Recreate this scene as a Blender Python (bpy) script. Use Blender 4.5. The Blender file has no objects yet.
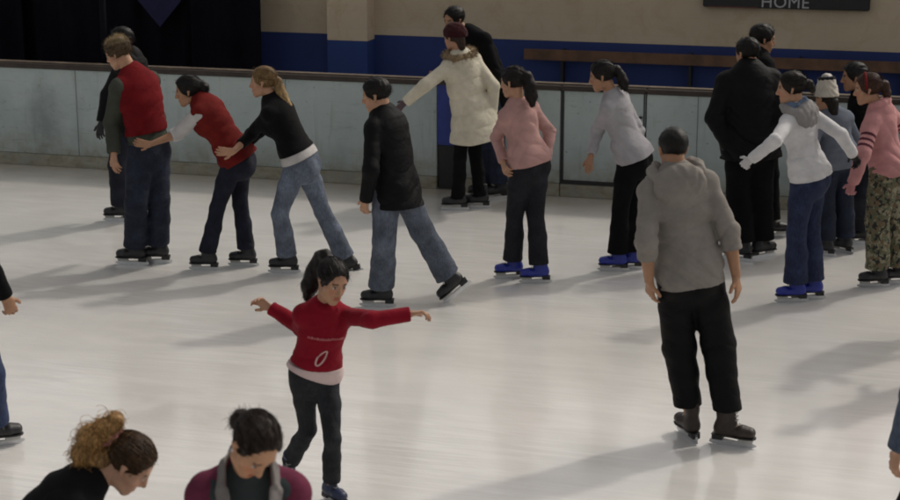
import bpy, bmesh, math, random
import numpy as np
from concurrent.futures import ThreadPoolExecutor
from mathutils import Vector, Matrix, Euler
from mathutils.bvhtree import BVHTree
R = math.radians
sc = bpy.context.scene
col = sc.collection
f32 = np.float32

# ------------------------------------------------------------------ camera
F, CX, CY, CAMZ = 1700.0, 450.0, 250.0, 3.5
PITCH = math.atan(419.0 / F)
CAM = np.array([0, 0, CAMZ])
FWD = np.array([0, math.cos(PITCH), -math.sin(PITCH)])
UPV = np.array([0, math.sin(PITCH), math.cos(PITCH)])
RT = np.array([1.0, 0, 0])

def ray(px, py):
    return RT * ((px - CX) / F) - UPV * ((py - CY) / F) + FWD
def ground(px, py, z=0.0):
    d = ray(px, py)
    return CAM + d * ((z - CAMZ) / d[2])
def at(px, py, Y):
    d = ray(px, py)
    return CAM + d * (Y / d[1])
def proj(p):
    r = np.asarray(p) - CAM
    zc = r @ FWD
    return np.array([CX + F * r[0] / zc, CY - F * (r @ UPV) / zc])
def nz(v):
    v = np.asarray(v, float)
    return v / (np.linalg.norm(v) + 1e-12)
def yawv(a, pitch=0.0):
    a, p = R(a), R(pitch)
    return np.array([math.cos(a) * math.cos(p), math.sin(a) * math.cos(p), math.sin(p)])
ZUP = np.array([0, 0, 1.0])

# ------------------------------------------------------------------ materials
def nodes(name):
    m = bpy.data.materials.new(name)
    m.use_nodes = True
    nt = m.node_tree
    return m, nt, nt.nodes['Principled BSDF']
def N(nt, t, **kw):
    n = nt.nodes.new(t)
    for k, v in kw.items():
        if k in n.inputs.keys() if isinstance(k, str) else False:
            n.inputs[k].default_value = v
        else:
            setattr(n, k, v)
    return n
def noise(nt, scale, detail=4, rough=.55, vec=None, dist=0):
    n = nt.nodes.new('ShaderNodeTexNoise')
    n.inputs['Scale'].default_value = scale
    n.inputs['Detail'].default_value = detail
    n.inputs['Roughness'].default_value = rough
    n.inputs['Distortion'].default_value = dist
    if vec is not None: nt.links.new(vec, n.inputs['Vector'])
    return n
def ramp(nt, fac, stops, interp='LINEAR'):
    r = nt.nodes.new('ShaderNodeValToRGB')
    e = r.color_ramp.elements
    r.color_ramp.interpolation = interp
    while len(e) < len(stops): e.new(.5)
    for el, (p, c) in zip(e, stops):
        el.position = p
        el.color = (c, c, c, 1) if isinstance(c, (int, float)) else (*c, 1)
    nt.links.new(fac, r.inputs['Fac'])
    return r
def mix(nt, fac, a, b, mode='MIX'):
    m = nt.nodes.new('ShaderNodeMix')
    m.data_type = 'RGBA'; m.blend_type = mode
    for i, v in ((0, fac), (6, a), (7, b)):
        if isinstance(v, bpy.types.NodeSocket): nt.links.new(v, m.inputs[i])
        elif i == 0: m.inputs[0].default_value = v
        else: m.inputs[i].default_value = (*v, 1)
    return m.outputs[2]
def bump(nt, h, strength, dist, bs, prev=None):
    b = nt.nodes.new('ShaderNodeBump')
    b.inputs['Strength'].default_value = strength
    b.inputs['Distance'].default_value = dist
    nt.links.new(h, b.inputs['Height'])
    if prev is not None: nt.links.new(prev, b.inputs['Normal'])
    nt.links.new(b.outputs[0], bs.inputs['Normal'])
    return b.outputs[0]
def coords(nt, scale=None, rot=None, out='Object'):
    c = nt.nodes.new('ShaderNodeTexCoord').outputs[out]
    if scale is None and rot is None: return c
    m = nt.nodes.new('ShaderNodeMapping')
    if scale: m.inputs['Scale'].default_value = scale
    if rot: m.inputs['Rotation'].default_value = rot
    nt.links.new(c, m.inputs['Vector'])
    return m.outputs[0]

def mat_cloth(name, rough=.9, bumps=.5, sheen=.15, var=.25, weave=900):
    m, nt, bs = nodes(name)
    a = nt.nodes.new('ShaderNodeAttribute'); a.attribute_name = 'Col'
    co = coords(nt)
    n1 = noise(nt, 9, 5, .6, co)
    r1 = ramp(nt, n1.outputs[0], [(.3, 1 - var), (.7, 1 + var * .4)])
    c = mix(nt, 1.0, a.outputs['Color'], r1.outputs[0], 'MULTIPLY')
    nt.links.new(c, bs.inputs['Base Color'])
    bs.inputs['Roughness'].default_value = rough
    bs.inputs['Specular IOR Level'].default_value = .12
    bs.inputs['Sheen Weight'].default_value = sheen
    bs.inputs['Sheen Roughness'].default_value = .5
    w = noise(nt, 9, 3, .5, coords(nt, (1, 1, 1.5), (.3, .5, 0)), .9)
    b1 = bump(nt, w.outputs[0], bumps * .6, .02, bs)
    rg = noise(nt, 4.2, 2.5, .5, coords(nt, (1, 1, 1.35), (.5, .65, .2)), .5); rg.noise_type = 'RIDGED_MULTIFRACTAL'
    b1 = bump(nt, rg.outputs[0], bumps * .75, .022, bs, b1)
    w2 = noise(nt, weave, 1, .5, co)
    bump(nt, w2.outputs[0], .25, .001, bs, b1)
    return m
def mat_denim(name):
    m, nt, bs = nodes(name)
    a = nt.nodes.new('ShaderNodeAttribute'); a.attribute_name = 'Col'
    co = coords(nt)
    n1 = noise(nt, 7, 6, .65, co)
    r1 = ramp(nt, n1.outputs[0], [(.3, .55), (.5, .95), (.72, 1.5)])
    c = mix(nt, 1.0, a.outputs['Color'], r1.outputs[0], 'MULTIPLY')
    n2 = noise(nt, 1, 2, .5, coords(nt, (160, 160, 25)))
    r2 = ramp(nt, n2.outputs[0], [(.35, .8), (.65, 1.2)])
    c = mix(nt, 1.0, c, r2.outputs[0], 'MULTIPLY')
    nt.links.new(c, bs.inputs['Base Color'])
    bs.inputs['Roughness'].default_value = .85
    bs.inputs['Specular IOR Level'].default_value = .25
    w = noise(nt, 12, 3, .5, coords(nt, (1, 1, 1.6), (.2, .4, 0)), 1.2)
    b1 = bump(nt, w.outputs[0], .35, .02, bs)
    rg = noise(nt, 4.8, 2.5, .5, coords(nt, (1, 1, 1.5), (.5, .5, .2)), .5); rg.noise_type = 'RIDGED_MULTIFRACTAL'
    bump(nt, rg.outputs[0], .45, .022, bs, b1)
    return m
def mat_camo():
    m, nt, bs = nodes('camouflage_fabric')
    co = coords(nt)
    c = None
    n = noise(nt, 17, 3, .5, co, .8)
    n2 = noise(nt, 23, 3, .5, coords(nt, (1, 1.2, 1.1), (1, 2, 3)), .6)
    n3 = noise(nt, 26, 3, .5, coords(nt, (1.2, 1, 1), (2, .3, 1)), .5)
    k = .004
    c = mix(nt, ramp(nt, n.outputs[0], [(.47, 0), (.49, 1)]).outputs[0], (.24, .225, .15), (.10, .11, .065))
    c = mix(nt, ramp(nt, n2.outputs[0], [(.53, 0), (.55, 1)]).outputs[0], c, (.15, .105, .06))
    c = mix(nt, ramp(nt, n3.outputs[0], [(.56, 0), (.58, 1)]).outputs[0], c, (.02, .02, .017))
    nt.links.new(c, bs.inputs['Base Color'])
    bs.inputs['Roughness'].default_value = .9
    w = noise(nt, 14, 4, .55, coords(nt, (1, 1, 2.0)), 1.5)
    bump(nt, w.outputs[0], .6, .02, bs)
    return m
def mat_skin():
    m, nt, bs = nodes('skin')
    a = nt.nodes.new('ShaderNodeAttribute'); a.attribute_name = 'Col'
    n1 = noise(nt, 30, 4, .6, coords(nt))
    r1 = ramp(nt, n1.outputs[0], [(.3, .88), (.7, 1.08)])
    c = mix(nt, 1.0, a.outputs['Color'], r1.outputs[0], 'MULTIPLY')
    nt.links.new(c, bs.inputs['Base Color'])
    bs.inputs['Roughness'].default_value = .52
    bs.inputs['Subsurface Weight'].default_value = .12
    bs.inputs['Subsurface Radius'].default_value = (.012, .005, .003)
    bs.inputs['Specular IOR Level'].default_value = .35
    return m
def mat_hair():
    m, nt, bs = nodes('hair')
    a = nt.nodes.new('ShaderNodeAttribute'); a.attribute_name = 'Col'
    n1 = noise(nt, 1, 4, .6, coords(nt, (130, 130, 22)), .6)
    r1 = ramp(nt, n1.outputs[0], [(.3, .4), (.5, .95), (.72, 2.0)])
    c = mix(nt, 1.0, a.outputs['Color'], r1.outputs[0], 'MULTIPLY')
    nt.links.new(c, bs.inputs['Base Color'])
    bs.inputs['Roughness'].default_value = .5
    bs.inputs['Specular IOR Level'].default_value = .22
    bump(nt, n1.outputs[0], .5, .004, bs)
    return m
def mat_plain(name, c, rough=.5, metal=0, var=.2, scale=20, bumps=.1, spec=.5, coat=0):
    m, nt, bs = nodes(name)
    n1 = noise(nt, scale, 5, .6, coords(nt))
    r1 = ramp(nt, n1.outputs[0], [(.3, tuple(x * (1 - var) for x in c)), (.7, tuple(min(1, x * (1 + var)) for x in c))])
    nt.links.new(r1.outputs[0], bs.inputs['Base Color'])
    bs.inputs['Roughness'].default_value = rough
    bs.inputs['Metallic'].default_value = metal
    bs.inputs['Specular IOR Level'].default_value = spec
    if coat: bs.inputs['Coat Weight'].default_value = coat
    if bumps: bump(nt, n1.outputs[0], bumps, .01, bs)
    return m

M_CLOTH = mat_cloth('woven_cloth', sheen=0)
M_KNIT = mat_cloth('knit_cloth', .95, .6, .04, .18, 350)
M_SHELL = mat_cloth('nylon_shell', .65, .7, 0, .2, 1200)
M_DENIM = mat_denim('denim')
M_CAMO = mat_camo()
M_SKIN = mat_skin()
M_HAIR = mat_hair()
M_STEEL = mat_plain('blade_steel', (.62, .63, .65), .3, 1, .1, 60, 0)
M_WHITE = mat_plain('white_plastic', (.55, .55, .53), .45, 0, .1, 40, .05)
M_BLACKP = mat_plain('black_plastic', (.02, .02, .022), .5, 0, .2, 40, .05)
M_BOOT = {'black': mat_plain('black_leather', (.016, .016, .018), .45, 0, .35, 60, .3),
          'blue': mat_plain('blue_plastic', (.018, .03, .27), .38, 0, .2, 25, .1),
          'navy': mat_plain('navy_leather', (.02, .03, .075), .45, 0, .3, 40, .2),
          'brown': mat_plain('brown_leather', (.026, .016, .011), .5, 0, .35, 50, .3)}
M_LACE = mat_plain('lace_cord', (.3, .3, .29), .8)

# ------------------------------------------------------------------ implicit surfaces
class Grid:
    def __init__(s, lo, hi, vox):
        s.vox = vox
        s.lo = np.asarray(lo, float) - 3 * vox
        n = np.ceil((np.asarray(hi) - s.lo) / vox).astype(int) + 4
        s.n = n
        s.ax = [(s.lo[i] + vox * np.arange(n[i])).astype(f32) for i in range(3)]
        s.d = np.full(tuple(n), 1.0, f32)
    def box(s, lo, hi):
        sl = []
        for i in range(3):
            a = int(np.floor((lo[i] - s.lo[i]) / s.vox)); b = int(np.ceil((hi[i] - s.lo[i]) / s.vox)) + 1
            a, b = max(0, a), min(s.n[i], b)
            if b <= a: return None, None
            sl.append(slice(a, b))
        X = s.ax[0][sl[0]][:, None, None]; Y = s.ax[1][sl[1]][None, :, None]; Z = s.ax[2][sl[2]][None, None, :]
        return tuple(sl), (X, Y, Z)
    def add(s, prim, k=.0, sub=False):
        lo, hi, fn = prim
        m = k + 2.5 * s.vox
        sl, P = s.box(lo - m, hi + m)
        if sl is None: return
        d = fn(*P); o = s.d[sl]
        if sub:
            if k: 
                h = np.maximum(k - np.abs(-d - o), 0) / k
                s.d[sl] = np.maximum(o, -d) + h * h * (k * .25)
            else: s.d[sl] = np.maximum(o, -d)
        elif k:
            h = np.maximum(k - np.abs(d - o), 0) / k
            s.d[sl] = np.minimum(o, d) - h * h * (k * .25)
        else: s.d[sl] = np.minimum(o, d)
    def cut(s, p0, n):          # keep where (p-p0).n < 0
        X, Y, Z = s.ax[0][:, None, None], s.ax[1][None, :, None], s.ax[2][None, None, :]
        n = nz(n)
        s.d = np.maximum(s.d, ((X - p0[0]) * n[0] + (Y - p0[1]) * n[1] + (Z - p0[2]) * n[2]).astype(f32))
    def near(s, w=.035):
        i = np.nonzero(np.abs(s.d) < w)
        return i, s.ax[0][i[0]], s.ax[1][i[1]], s.ax[2][i[2]]
    def mesh(s):
        d = s.d
        d[0] = d[-1] = 1; d[:, 0] = d[:, -1] = 1; d[:, :, 0] = d[:, :, -1] = 1
        b = (d < 0)
        u = b.astype(np.uint8)
        c = u[:-1] + u[1:]; c = c[:, :-1] + c[:, 1:]; c = c[:, :, :-1] + c[:, :, 1:]
        I = np.nonzero((c > 0) & (c < 8))
        n = len(I[0])
        ids = np.full(c.shape, -1, np.int32); ids[I] = np.arange(n, dtype=np.int32)
        offs = [(i, j, k) for i in (0, 1) for j in (0, 1) for k in (0, 1)]
        cv = np.stack([d[I[0] + o[0], I[1] + o[1], I[2] + o[2]] for o in offs], 1)
        acc = np.zeros((n, 3), f32); cnt = np.zeros(n, f32)
        for a in range(8):
            for e in range(3):
                if offs[a][e]: continue
                o2 = list(offs[a]); o2[e] = 1; bidx = offs.index(tuple(o2))
                va, vb = cv[:, a], cv[:, bidx]
                x = (va < 0) != (vb < 0)
                t = np.where(x, va / np.where(x, va - vb, 1), 0)
                w = x.astype(f32); cnt += w
                for q in range(3):
                    acc[:, q] += w * (offs[a][q] + (t if q == e else 0))
        P = acc / np.maximum(cnt, 1)[:, None] + np.stack(I, 1)
        V = P * s.vox + s.lo
        quads = []
        for e in range(3):
            sa = [slice(None)] * 3; sb = [slice(None)] * 3
            sa[e] = slice(0, -1); sb[e] = slice(1, None)
            A, B = b[tuple(sa)], b[tuple(sb)]
            E = np.stack(np.nonzero(A != B), 1)
            if not len(E): continue
            flip = A[E[:, 0], E[:, 1], E[:, 2]]
            o1, o2 = [(1, 2), (2, 0), (0, 1)][e]
            q = []
            for (da, db) in ((-1, -1), (0, -1), (0, 0), (-1, 0)):
                G = E.copy(); G[:, o1] += da; G[:, o2] += db
                q.append(ids[G[:, 0], G[:, 1], G[:, 2]])
            Q = np.stack(q, 1)
            Q[~flip] = Q[~flip][:, ::-1]
            quads.append(Q)
        return V.astype(f32), np.concatenate(quads)

def cone(a, b, ra, rb):
    a, b = np.asarray(a, float), np.asarray(b, float)
    r = max(ra, rb); lo = np.minimum(a, b) - r; hi = np.maximum(a, b) + r
    ba = b - a; L2 = float(ba @ ba) + 1e-9
    def fn(X, Y, Z):
        x, y, z = X - f32(a[0]), Y - f32(a[1]), Z - f32(a[2])
        t = np.clip((x * f32(ba[0]) + y * f32(ba[1]) + z * f32(ba[2])) / f32(L2), 0, 1)
        dx, dy, dz = x - t * f32(ba[0]), y - t * f32(ba[1]), z - t * f32(ba[2])
        return np.sqrt(dx * dx + dy * dy + dz * dz) - (f32(ra) + t * f32(rb - ra))
    return lo, hi, fn
def ball(c, r): return cone(c, np.asarray(c) + [0, 0, 1e-4], r, r)
def ecurve(a, b, X0, ra, rb, cap=1.0):
    """elliptical cone a->b; ra, rb = (half width along X0, half depth)"""
    a, b = np.asarray(a, float), np.asarray(b, float)
    L = np.linalg.norm(b - a) + 1e-6
    W = (b - a) / L
    X0 = nz(X0 - W * (X0 @ W)); Y0 = np.cross(W, X0)
    r = max(*ra, *rb); lo = np.minimum(a, b) - r; hi = np.maximum(a, b) + r
    def fn(X, Y, Z):
        x, y, z = X - f32(a[0]), Y - f32(a[1]), Z - f32(a[2])
        w = x * f32(W[0]) + y * f32(W[1]) + z * f32(W[2])
        u = x * f32(X0[0]) + y * f32(X0[1]) + z * f32(X0[2])
        v = x * f32(Y0[0]) + y * f32(Y0[1]) + z * f32(Y0[2])
        wc = np.clip(w, 0, f32(L)); t = wc / f32(L); w = w - wc
        A = f32(ra[0]) + t * f32(rb[0] - ra[0]); B = f32(ra[1]) + t * f32(rb[1] - ra[1])
        C = np.minimum(A, B) * f32(cap)
        k0 = np.sqrt((u / A) ** 2 + (v / B) ** 2 + (w / C) ** 2)
        k1 = np.sqrt((u / A ** 2) ** 2 + (v / B ** 2) ** 2 + (w / C ** 2) ** 2)
        return (k0 * (k0 - 1) / np.maximum(k1, 1e-4)).astype(f32)
    return lo, hi, fn
def ellip(c, M, r):
    """M columns = axes"""
    c = np.asarray(c, float); e = np.abs(M) @ np.asarray(r)
    def fn(X, Y, Z):
        x, y, z = X - f32(c[0]), Y - f32(c[1]), Z - f32(c[2])
        q = [(x * f32(M[0, i]) + y * f32(M[1, i]) + z * f32(M[2, i])) for i in range(3)]
        k0 = np.sqrt(sum((q[i] / f32(r[i])) ** 2 for i in range(3)))
        k1 = np.sqrt(sum((q[i] / f32(r[i] ** 2)) ** 2 for i in range(3)))
        return (k0 * (k0 - 1) / np.maximum(k1, 1e-4)).astype(f32)
    return c - e, c + e, fn

def folds(x, y, z, s):
    w1 = 1.2 * np.sin(x * 7 + s) + 1.1 * np.sin(y * 8 + 1.3 * s) + .9 * np.sin(z * 5 + .7 * s)
    a1 = np.sin(z * 22 + x * 10 + y * 6 + 1.8 * w1)
    a2 = np.sin(z * 17 - x * 16 + y * 9 + 2.0 * w1 + s * 2)
    a3 = np.sin(z * 41 + x * 13 - y * 11 + 2.5 * w1)
    m = .5 + .5 * np.sin(x * 6 + y * 5 + z * 4.5 + s * 3)
    m2 = .5 + .5 * np.sin(x * 9 - y * 7 + z * 7 + s * 1.9)
    rd = lambda a: np.abs(a) ** .55
    return 1.1 * rd(a1) * m + 1.1 * rd(a2) * (1 - m) + .65 * rd(a3) * (.2 + .8 * m2) - .55

# ------------------------------------------------------------------ skeleton
SEC = {'m': [(-.16, .150, .112, -.012), (.04, .166, .120, -.014), (.22, .155, .108, 0), (.40, .146, .102, .004), (.62, .162, .114, .006), (.80, .170, .108, 0), (.92, .120, .088, -.004), (1.02, .066, .064, 0)],
       'f': [(-.16, .152, .112, -.016), (.04, .168, .122, -.018), (.22, .146, .100, 0), (.42, .120, .088, .004), (.62, .134, .098, .008), (.80, .146, .096, 0), (.92, .104, .076, 0), (1.02, .052, .054, 0)]}

def ik(a, c, l1, l2, hint, pole, wt=1.0, tag=''):
    a, c = np.asarray(a, float), np.asarray(c, float)
    d = np.linalg.norm(c - a)
    if d > (l1 + l2) * .998:
        s = d / ((l1 + l2) * .998)
        if s > 1.04: print('  stretch', tag, round(s, 2))
        l1 *= s; l2 *= s
    u = (c - a) / d
    x = (l1 * l1 - l2 * l2 + d * d) / (2 * d)
    r = math.sqrt(max(l1 * l1 - x * x, 0))
    e1 = nz(np.cross(u, [.3, .5, .81])); e2 = np.cross(u, e1)
    best = None
    for i in range(96):
        t = 2 * math.pi * i / 96
        q = a + u * x + r * (e1 * math.cos(t) + e2 * math.sin(t))
        s = -30 * float(nz(q - (a + c) / 2) @ pole) if r > .01 else 0
        if hint is not None: s = s * .12 * wt + np.linalg.norm(proj(q) - np.array(hint))
        if best is None or s < best[0]: best = (s, q)
    return best[1]

def skeleton(S):
    h = S['h']; k = h / 1.75; sex = S['sex']
    J = {'k': k, 'sex': sex}
    gs = []
    for s in 'LR':
        L = S['leg' + s]
        if L[0] == 'g': gs.append(ground(L[1], L[2]))
        elif L[0] == 'w': gs.append(np.array([L[1], L[2], 0.0]))
    Y0 = S.get('Y0', np.mean([g[1] for g in gs]) if gs else None)
    J['Y0'] = Y0
    P = at(S['pelvis'][0], S['pelvis'][1], Y0 + (S['pelvis'][2] if len(S['pelvis']) > 2 else 0))
    Nk = at(S['neck'][0], S['neck'][1], P[1] + (S['neck'][2] if len(S['neck']) > 2 else 0))
    H = at(S['head'][0], S['head'][1], Nk[1] + (S['head'][2] if len(S['head']) > 2 else 0))
    J.update(P=P, N=Nk, H=H)
    up = nz(Nk - P); J['up'] = up
    def frame(a):
        fw = yawv(a); lf = np.cross(ZUP, fw)
        lf = nz(lf - up * (lf @ up)); fw = np.cross(lf, up)
        return lf, fw
    J['hl'], J['hf'] = frame(S['hip']); J['cl'], J['cf'] = frame(S.get('chest', S['hip']))
    hd = S['face']; fw = yawv(hd[0], hd[1]); lf = nz(np.cross(ZUP, fw)); u = np.cross(fw, lf)
    if len(hd) > 2:
        c, s_ = math.cos(R(hd[2])), math.sin(R(hd[2]))
        lf, u = lf * c + u * s_, u * c - lf * s_
    J['HM'] = np.stack([lf, fw, u], 1)
    J['hs'] = S.get('hs', (.975 if sex == 'f' else 1.0) * (.72 + .28 * k / (.93 if sex == 'f' else 1.0)))
    sw = (.178 if sex == 'm' else .152) * k * S.get('broad', 1)
    for s, sg in (('L', 1), ('R', -1)):
        sh = Nk - up * .072 * k + J['cl'] * sg * sw + J['cf'] * S.get('shf', 0) * k
        if ('sh' + s) in S: sh = sh + np.array(S['sh' + s])
        J['S' + s] = sh
        A = S['arm' + s]
        w = at(A[2], A[3], sh[1] + A[4])
        J['W' + s] = w
        pole = nz(-J['cf'] * .8 + J['cl'] * sg * .5 - ZUP * .3)
        J['E' + s] = ik(sh, w, .180 * h, .146 * h, A[0:2] if A[0] is not None else None, pole, .5, S['name'] + ' arm' + s)
        hp = P + J['hl'] * sg * .088 * k - up * .01
        J['U' + s] = hp
        L = S['leg' + s]
        sk = .145 * k
        if L[0] == 'g' or L[0] == 'w':
            g = ground(L[1], L[2]) if L[0] == 'g' else np.array([L[1], L[2], 0.0])
            an = g + np.array([0, 0, sk]); yaw, pit = L[3], 0
            kn = L[4:6] if len(L) > 5 else None
        else:
            an = at(L[1], L[2], P[1] + L[3]); yaw, pit = L[4], L[5]
            kn = L[6:8] if len(L) > 7 else None
        J['A' + s] = an
        J['K' + s] = ik(hp, an, .245 * h, .240 * h, kn, nz(J['hf'] * .8 + yawv(yaw) * .4), 1.0, S['name'] + ' leg' + s)
        fy = yawv(yaw, pit); fl = nz(np.cross(fy, ZUP))
        J['F' + s] = np.stack([fl, fy, np.cross(fl, fy)], 1)   # right, forward, up columns
    base = np.mean([[J['AL'][0], J['AL'][1]], [J['AR'][0], J['AR'][1]]], 0)
    J['base'] = np.array([base[0], base[1], 0.0])
    return J

def spine(J, t):
    return J['P'] + (J['N'] - J['P']) * t
def torso(J, infl=0.0, t0=-.16, t1=1.02, widen=1.0, prof=None):
    out = []; k = J['k']; S_ = prof or SEC[J['sex']]
    pts = []
    for (t, a, b, o) in S_:
        w = min(max(t, 0), 1)
        lf = nz(J['hl'] * (1 - w) + J['cl'] * w); fw = nz(J['hf'] * (1 - w) + J['cf'] * w)
        c = spine(J, t) + fw * o * k
        bow = J.get('bow', 0)
        if bow: c = c - fw * bow * math.sin(math.pi * min(max(t, 0), 1))
        pts.append((t, c, lf, a * k * widen + infl, b * k * widen + infl))
    for (p, q) in zip(pts, pts[1:]):
        if q[0] < t0 - 1e-3 or p[0] > t1: continue
        out.append(ecurve(p[1], q[1], p[2], (p[3], p[4]), (q[3], q[4])))
    return out
def hand(J, s, curl=.5, size=1.0):
    k = J['k'] * size; W, E = J['W' + s], J['E' + s]
    D = nz(W - E); sg = 1 if s == 'L' else -1
    if ('hd' + s) in J: D = nz(J['hd' + s])
    pn = J.get('pn' + s)
    if pn is None: pn = -J['cl'] * sg                       # palm faces the body
    pn = nz(pn - D * (pn @ D)); T = np.cross(D, pn) * (1 if s == 'L' else -1)
    if T @ J['cf'] < 0 and ('pn' + s) not in J: T = -T        # thumb forward
    out = []
    kn = W + D * .088 * k
    out.append((ecurve(W + D * .01 * k, kn, T, (.026 * k, .017 * k), (.038 * k, .0125 * k)), .012))
    out.append((cone(W + D * .02 * k + T * .02 * k, W + D * .06 * k + T * .028 * k + pn * .006 * k, .017 * k, .012 * k), .01))
    for i, (o, L) in enumerate(((.029, .074), (.0095, .083), (-.010, .077), (-.028, .06))):
        b0 = W + D * (.086 - .004 * abs(i - 1)) * k + T * o * k
        dirs = []; a = curl * (.55 + .12 * i)
        sp = T * o * 1.6
        for j, fr in enumerate((.46, .31, .23)):
            d = nz(D * math.cos(a) + pn * math.sin(a) + sp)
            b1 = b0 + d * L * fr * k
            out.append((cone(b0, b1, (.0098 - .001 * j) * k, (.0090 - .001 * j) * k), .004))
            b0 = b1; a += curl * .75
    b0 = W + D * .03 * k + T * .027 * k
    d = nz(D * .65 + T * .7 + pn * .25)
    for L in (.036, .033):
        b1 = b0 + d * L * k; out.append((cone(b0, b1, .0118 * k, .0098 * k), .006)); b0 = b1
        d = nz(d + D * .35 - T * .15 + pn * .2 * curl)
    return out

def headprims(J):
    M, c, s = J['HM'], J['H'], J['hs']
    f = 1.0 if J['sex'] == 'm' else .93
    def L(*p): return c + M @ (np.array(p) * s)
    def E(p, r): return ellip(L(*p), M, np.array(r) * s)
    def C(a, b, ra, rb): return cone(L(*a), L(*b), ra * s, rb * s)
    A = [(E((0, -.012, .036), (.077, .097, .084)), .02),
         (E((0, .034, -.030), (.060 * f, .056, .078)), .03),
         (C((-.038 * f, .01, -.072), (-.012, .062, -.097), .024, .02), .02), (C((.038 * f, .01, -.072), (.012, .062, -.097), .024, .02), .02),
         (C((0, .066, -.098), (0, .07, -.094), .019, .017), .015),
         (C((-.034, .070, .026), (.034, .070, .026), .016, .016), .015),
         (C((-.043, .048, -.022), (-.03, .062, -.04), .022, .018), .02), (C((.043, .048, -.022), (.03, .062, -.04), .022, .018), .02),
         (C((-.018, .072, -.068), (.018, .072, -.068), .018, .018), .012)]
    B = [(C((-.032, .100, .002), (-.030, .102, .002), .015, .014), .012), (C((.032, .100, .002), (.030, .102, .002), .015, .014), .012)]
    D = [(C((0, .088, .012), (0, .107, -.030), .0075, .0115), .012), (C((-.012, .093, -.036), (.012, .093, -.036), .0085, .0085), .008),
         (E((-.031, .077, .003), (.0135, .0135, .0125)), .002), (E((.031, .077, .003), (.0135, .0135, .0125)), .002),
         (C((-.017, .086, -.0625), (.017, .086, -.0625), .0055, .0055), .006), (C((-.014, .086, -.072), (.014, .086, -.072), .0065, .0065), .006)]
    for sg in (-1, 1):
        D.append((C((sg * .071, .000, -.026), (sg * .0775, -.010, .006), .0085, .0115), .008))
        D.append((C((sg * .0775, -.010, .006), (sg * .0755, .002, .012), .0095, .008), .006))
    return A, B, D

def bbox(J, keys, pad):
    P = np.stack([J[k] for k in keys]); return P.min(0) - pad, P.max(0) + pad

ALLJ = ['P', 'N', 'H', 'SL', 'SR', 'EL', 'ER', 'WL', 'WR', 'UL', 'UR', 'KL', 'KR', 'AL', 'AR']
def make_body(S, J):
    k = J['k']; fm = J['sex'] == 'f'; q = .84 if fm else 1.0
    lo, hi = bbox(J, ALLJ, .24)
    g = Grid(lo, hi, S.get('vox', .0045))
    for p in torso(J, -.006 * k): g.add(p, .02)
    for sg in (1, -1):
        g.add(cone(J['N'] - J['up'] * .02 * k, J['N'] - J['up'] * .065 * k + J['cl'] * sg * .11 * k, .043 * k, .040 * k), .02)
        g.add(ball(J['P'] - J['hf'] * .06 * k + J['hl'] * sg * .065 * k - J['up'] * .05 * k, .074 * k), .03)
        if fm and k > .85: g.add(ball(spine(J, .66) + J['cf'] * .075 * k + J['cl'] * sg * .066 * k, .055 * k), .03)
    for s in 'LR':
        a, b, c = J['S' + s], J['E' + s], J['W' + s]
        m = (a + b) / 2; fm_ = b + (c - b) * .28
        g.add(cone(a, m, .046 * k * q, .043 * k * q), .02); g.add(cone(m, b, .043 * k * q, .037 * k * q), .015)
        g.add(cone(b, fm_, .039 * k * q, .042 * k * q), .015); g.add(cone(fm_, c, .042 * k * q, .027 * k * q), .015)
        if not S.get('nohand' + s):
            for p, kk in hand(J, s, S.get('curl', .5), q * .15 + .87): g.add(p, kk)
        a, b, c = J['U' + s], J['K' + s], J['A' + s]
        m = a + (b - a) * .5; cf = b + (c - b) * .3
        g.add(cone(a, m, .076 * k, .064 * k), .02); g.add(cone(m, b, .064 * k, .047 * k), .015)
        g.add(cone(b, cf, .047 * k, .048 * k), .012); g.add(cone(cf, c, .048 * k, .034 * k), .012)
        Fm = J['F' + s]
        g.add(cone(c - Fm[:, 2] * .03 * k, c + Fm[:, 1] * .12 * k - Fm[:, 2] * .05 * k, .034 * k, .026 * k), .02)
    hs = J['hs']; nr = (.056 if not fm else .047) * hs
    nb = J['H'] + J['HM'] @ (np.array([0, -.028, -.055]) * hs)
    g.add(cone(nb, J['N'] - J['up'] * .03 * k, nr, nr * 1.12), .025)
    A, B, D = headprims(J)
    for p, kk in A: g.add(p, kk)
    for p, kk in B: g.add(p, kk, sub=True)
    for p, kk in D: g.add(p, kk)
    V, Q = g.mesh()
    # colours
    sk = np.array(S.get('skin', (.36, .20, .13)))
    C = np.tile(sk, (len(V), 1))
    loc = (V - J['H']) @ J['HM'] / hs
    x, y, z = np.abs(loc[:, 0]), loc[:, 1], loc[:, 2]
    inh = (np.linalg.norm(loc, axis=1) < .17)
    C[inh & (y > .07) & (x < .022) & (z > -.078) & (z < -.057)] = sk * [.85, .5, .5]
    ck = inh & (y > .03) & (z < -.01) & (z > -.055) & (x > .02) & (x < .055); C[ck] = sk * [1.06, .9, .88]
    br = inh & (y > .06) & (x > .015) & (x < .05) & (z > .020) & (z < .030); C[br] = np.array(S.get('haircol', (.02, .015, .012))) * .8 + sk * .12
    ex, ey, ez = x - .031, y - .077, z - .003
    eye = inh & (ex * ex + ey * ey + ez * ez < .0147 ** 2) & (y > .081) & (np.abs(ez) < .0062) & (np.abs(ex) < .0115)
    C[eye] = (.42, .40, .38)
    C[eye & (ex * ex + ez * ez < .0058 ** 2)] = (.025, .015, .01)
    lash = inh & (y > .078) & (np.abs(ex) < .0135) & (ez >= .0055) & (ez < .0105); C[lash] = (.03, .02, .015)
    for s in 'LR':
        gl = S.get('glove' + s)
        if gl: C[np.linalg.norm(V - J['W' + s], axis=1) < .22 * k] = gl
    return V, Q, C

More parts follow.
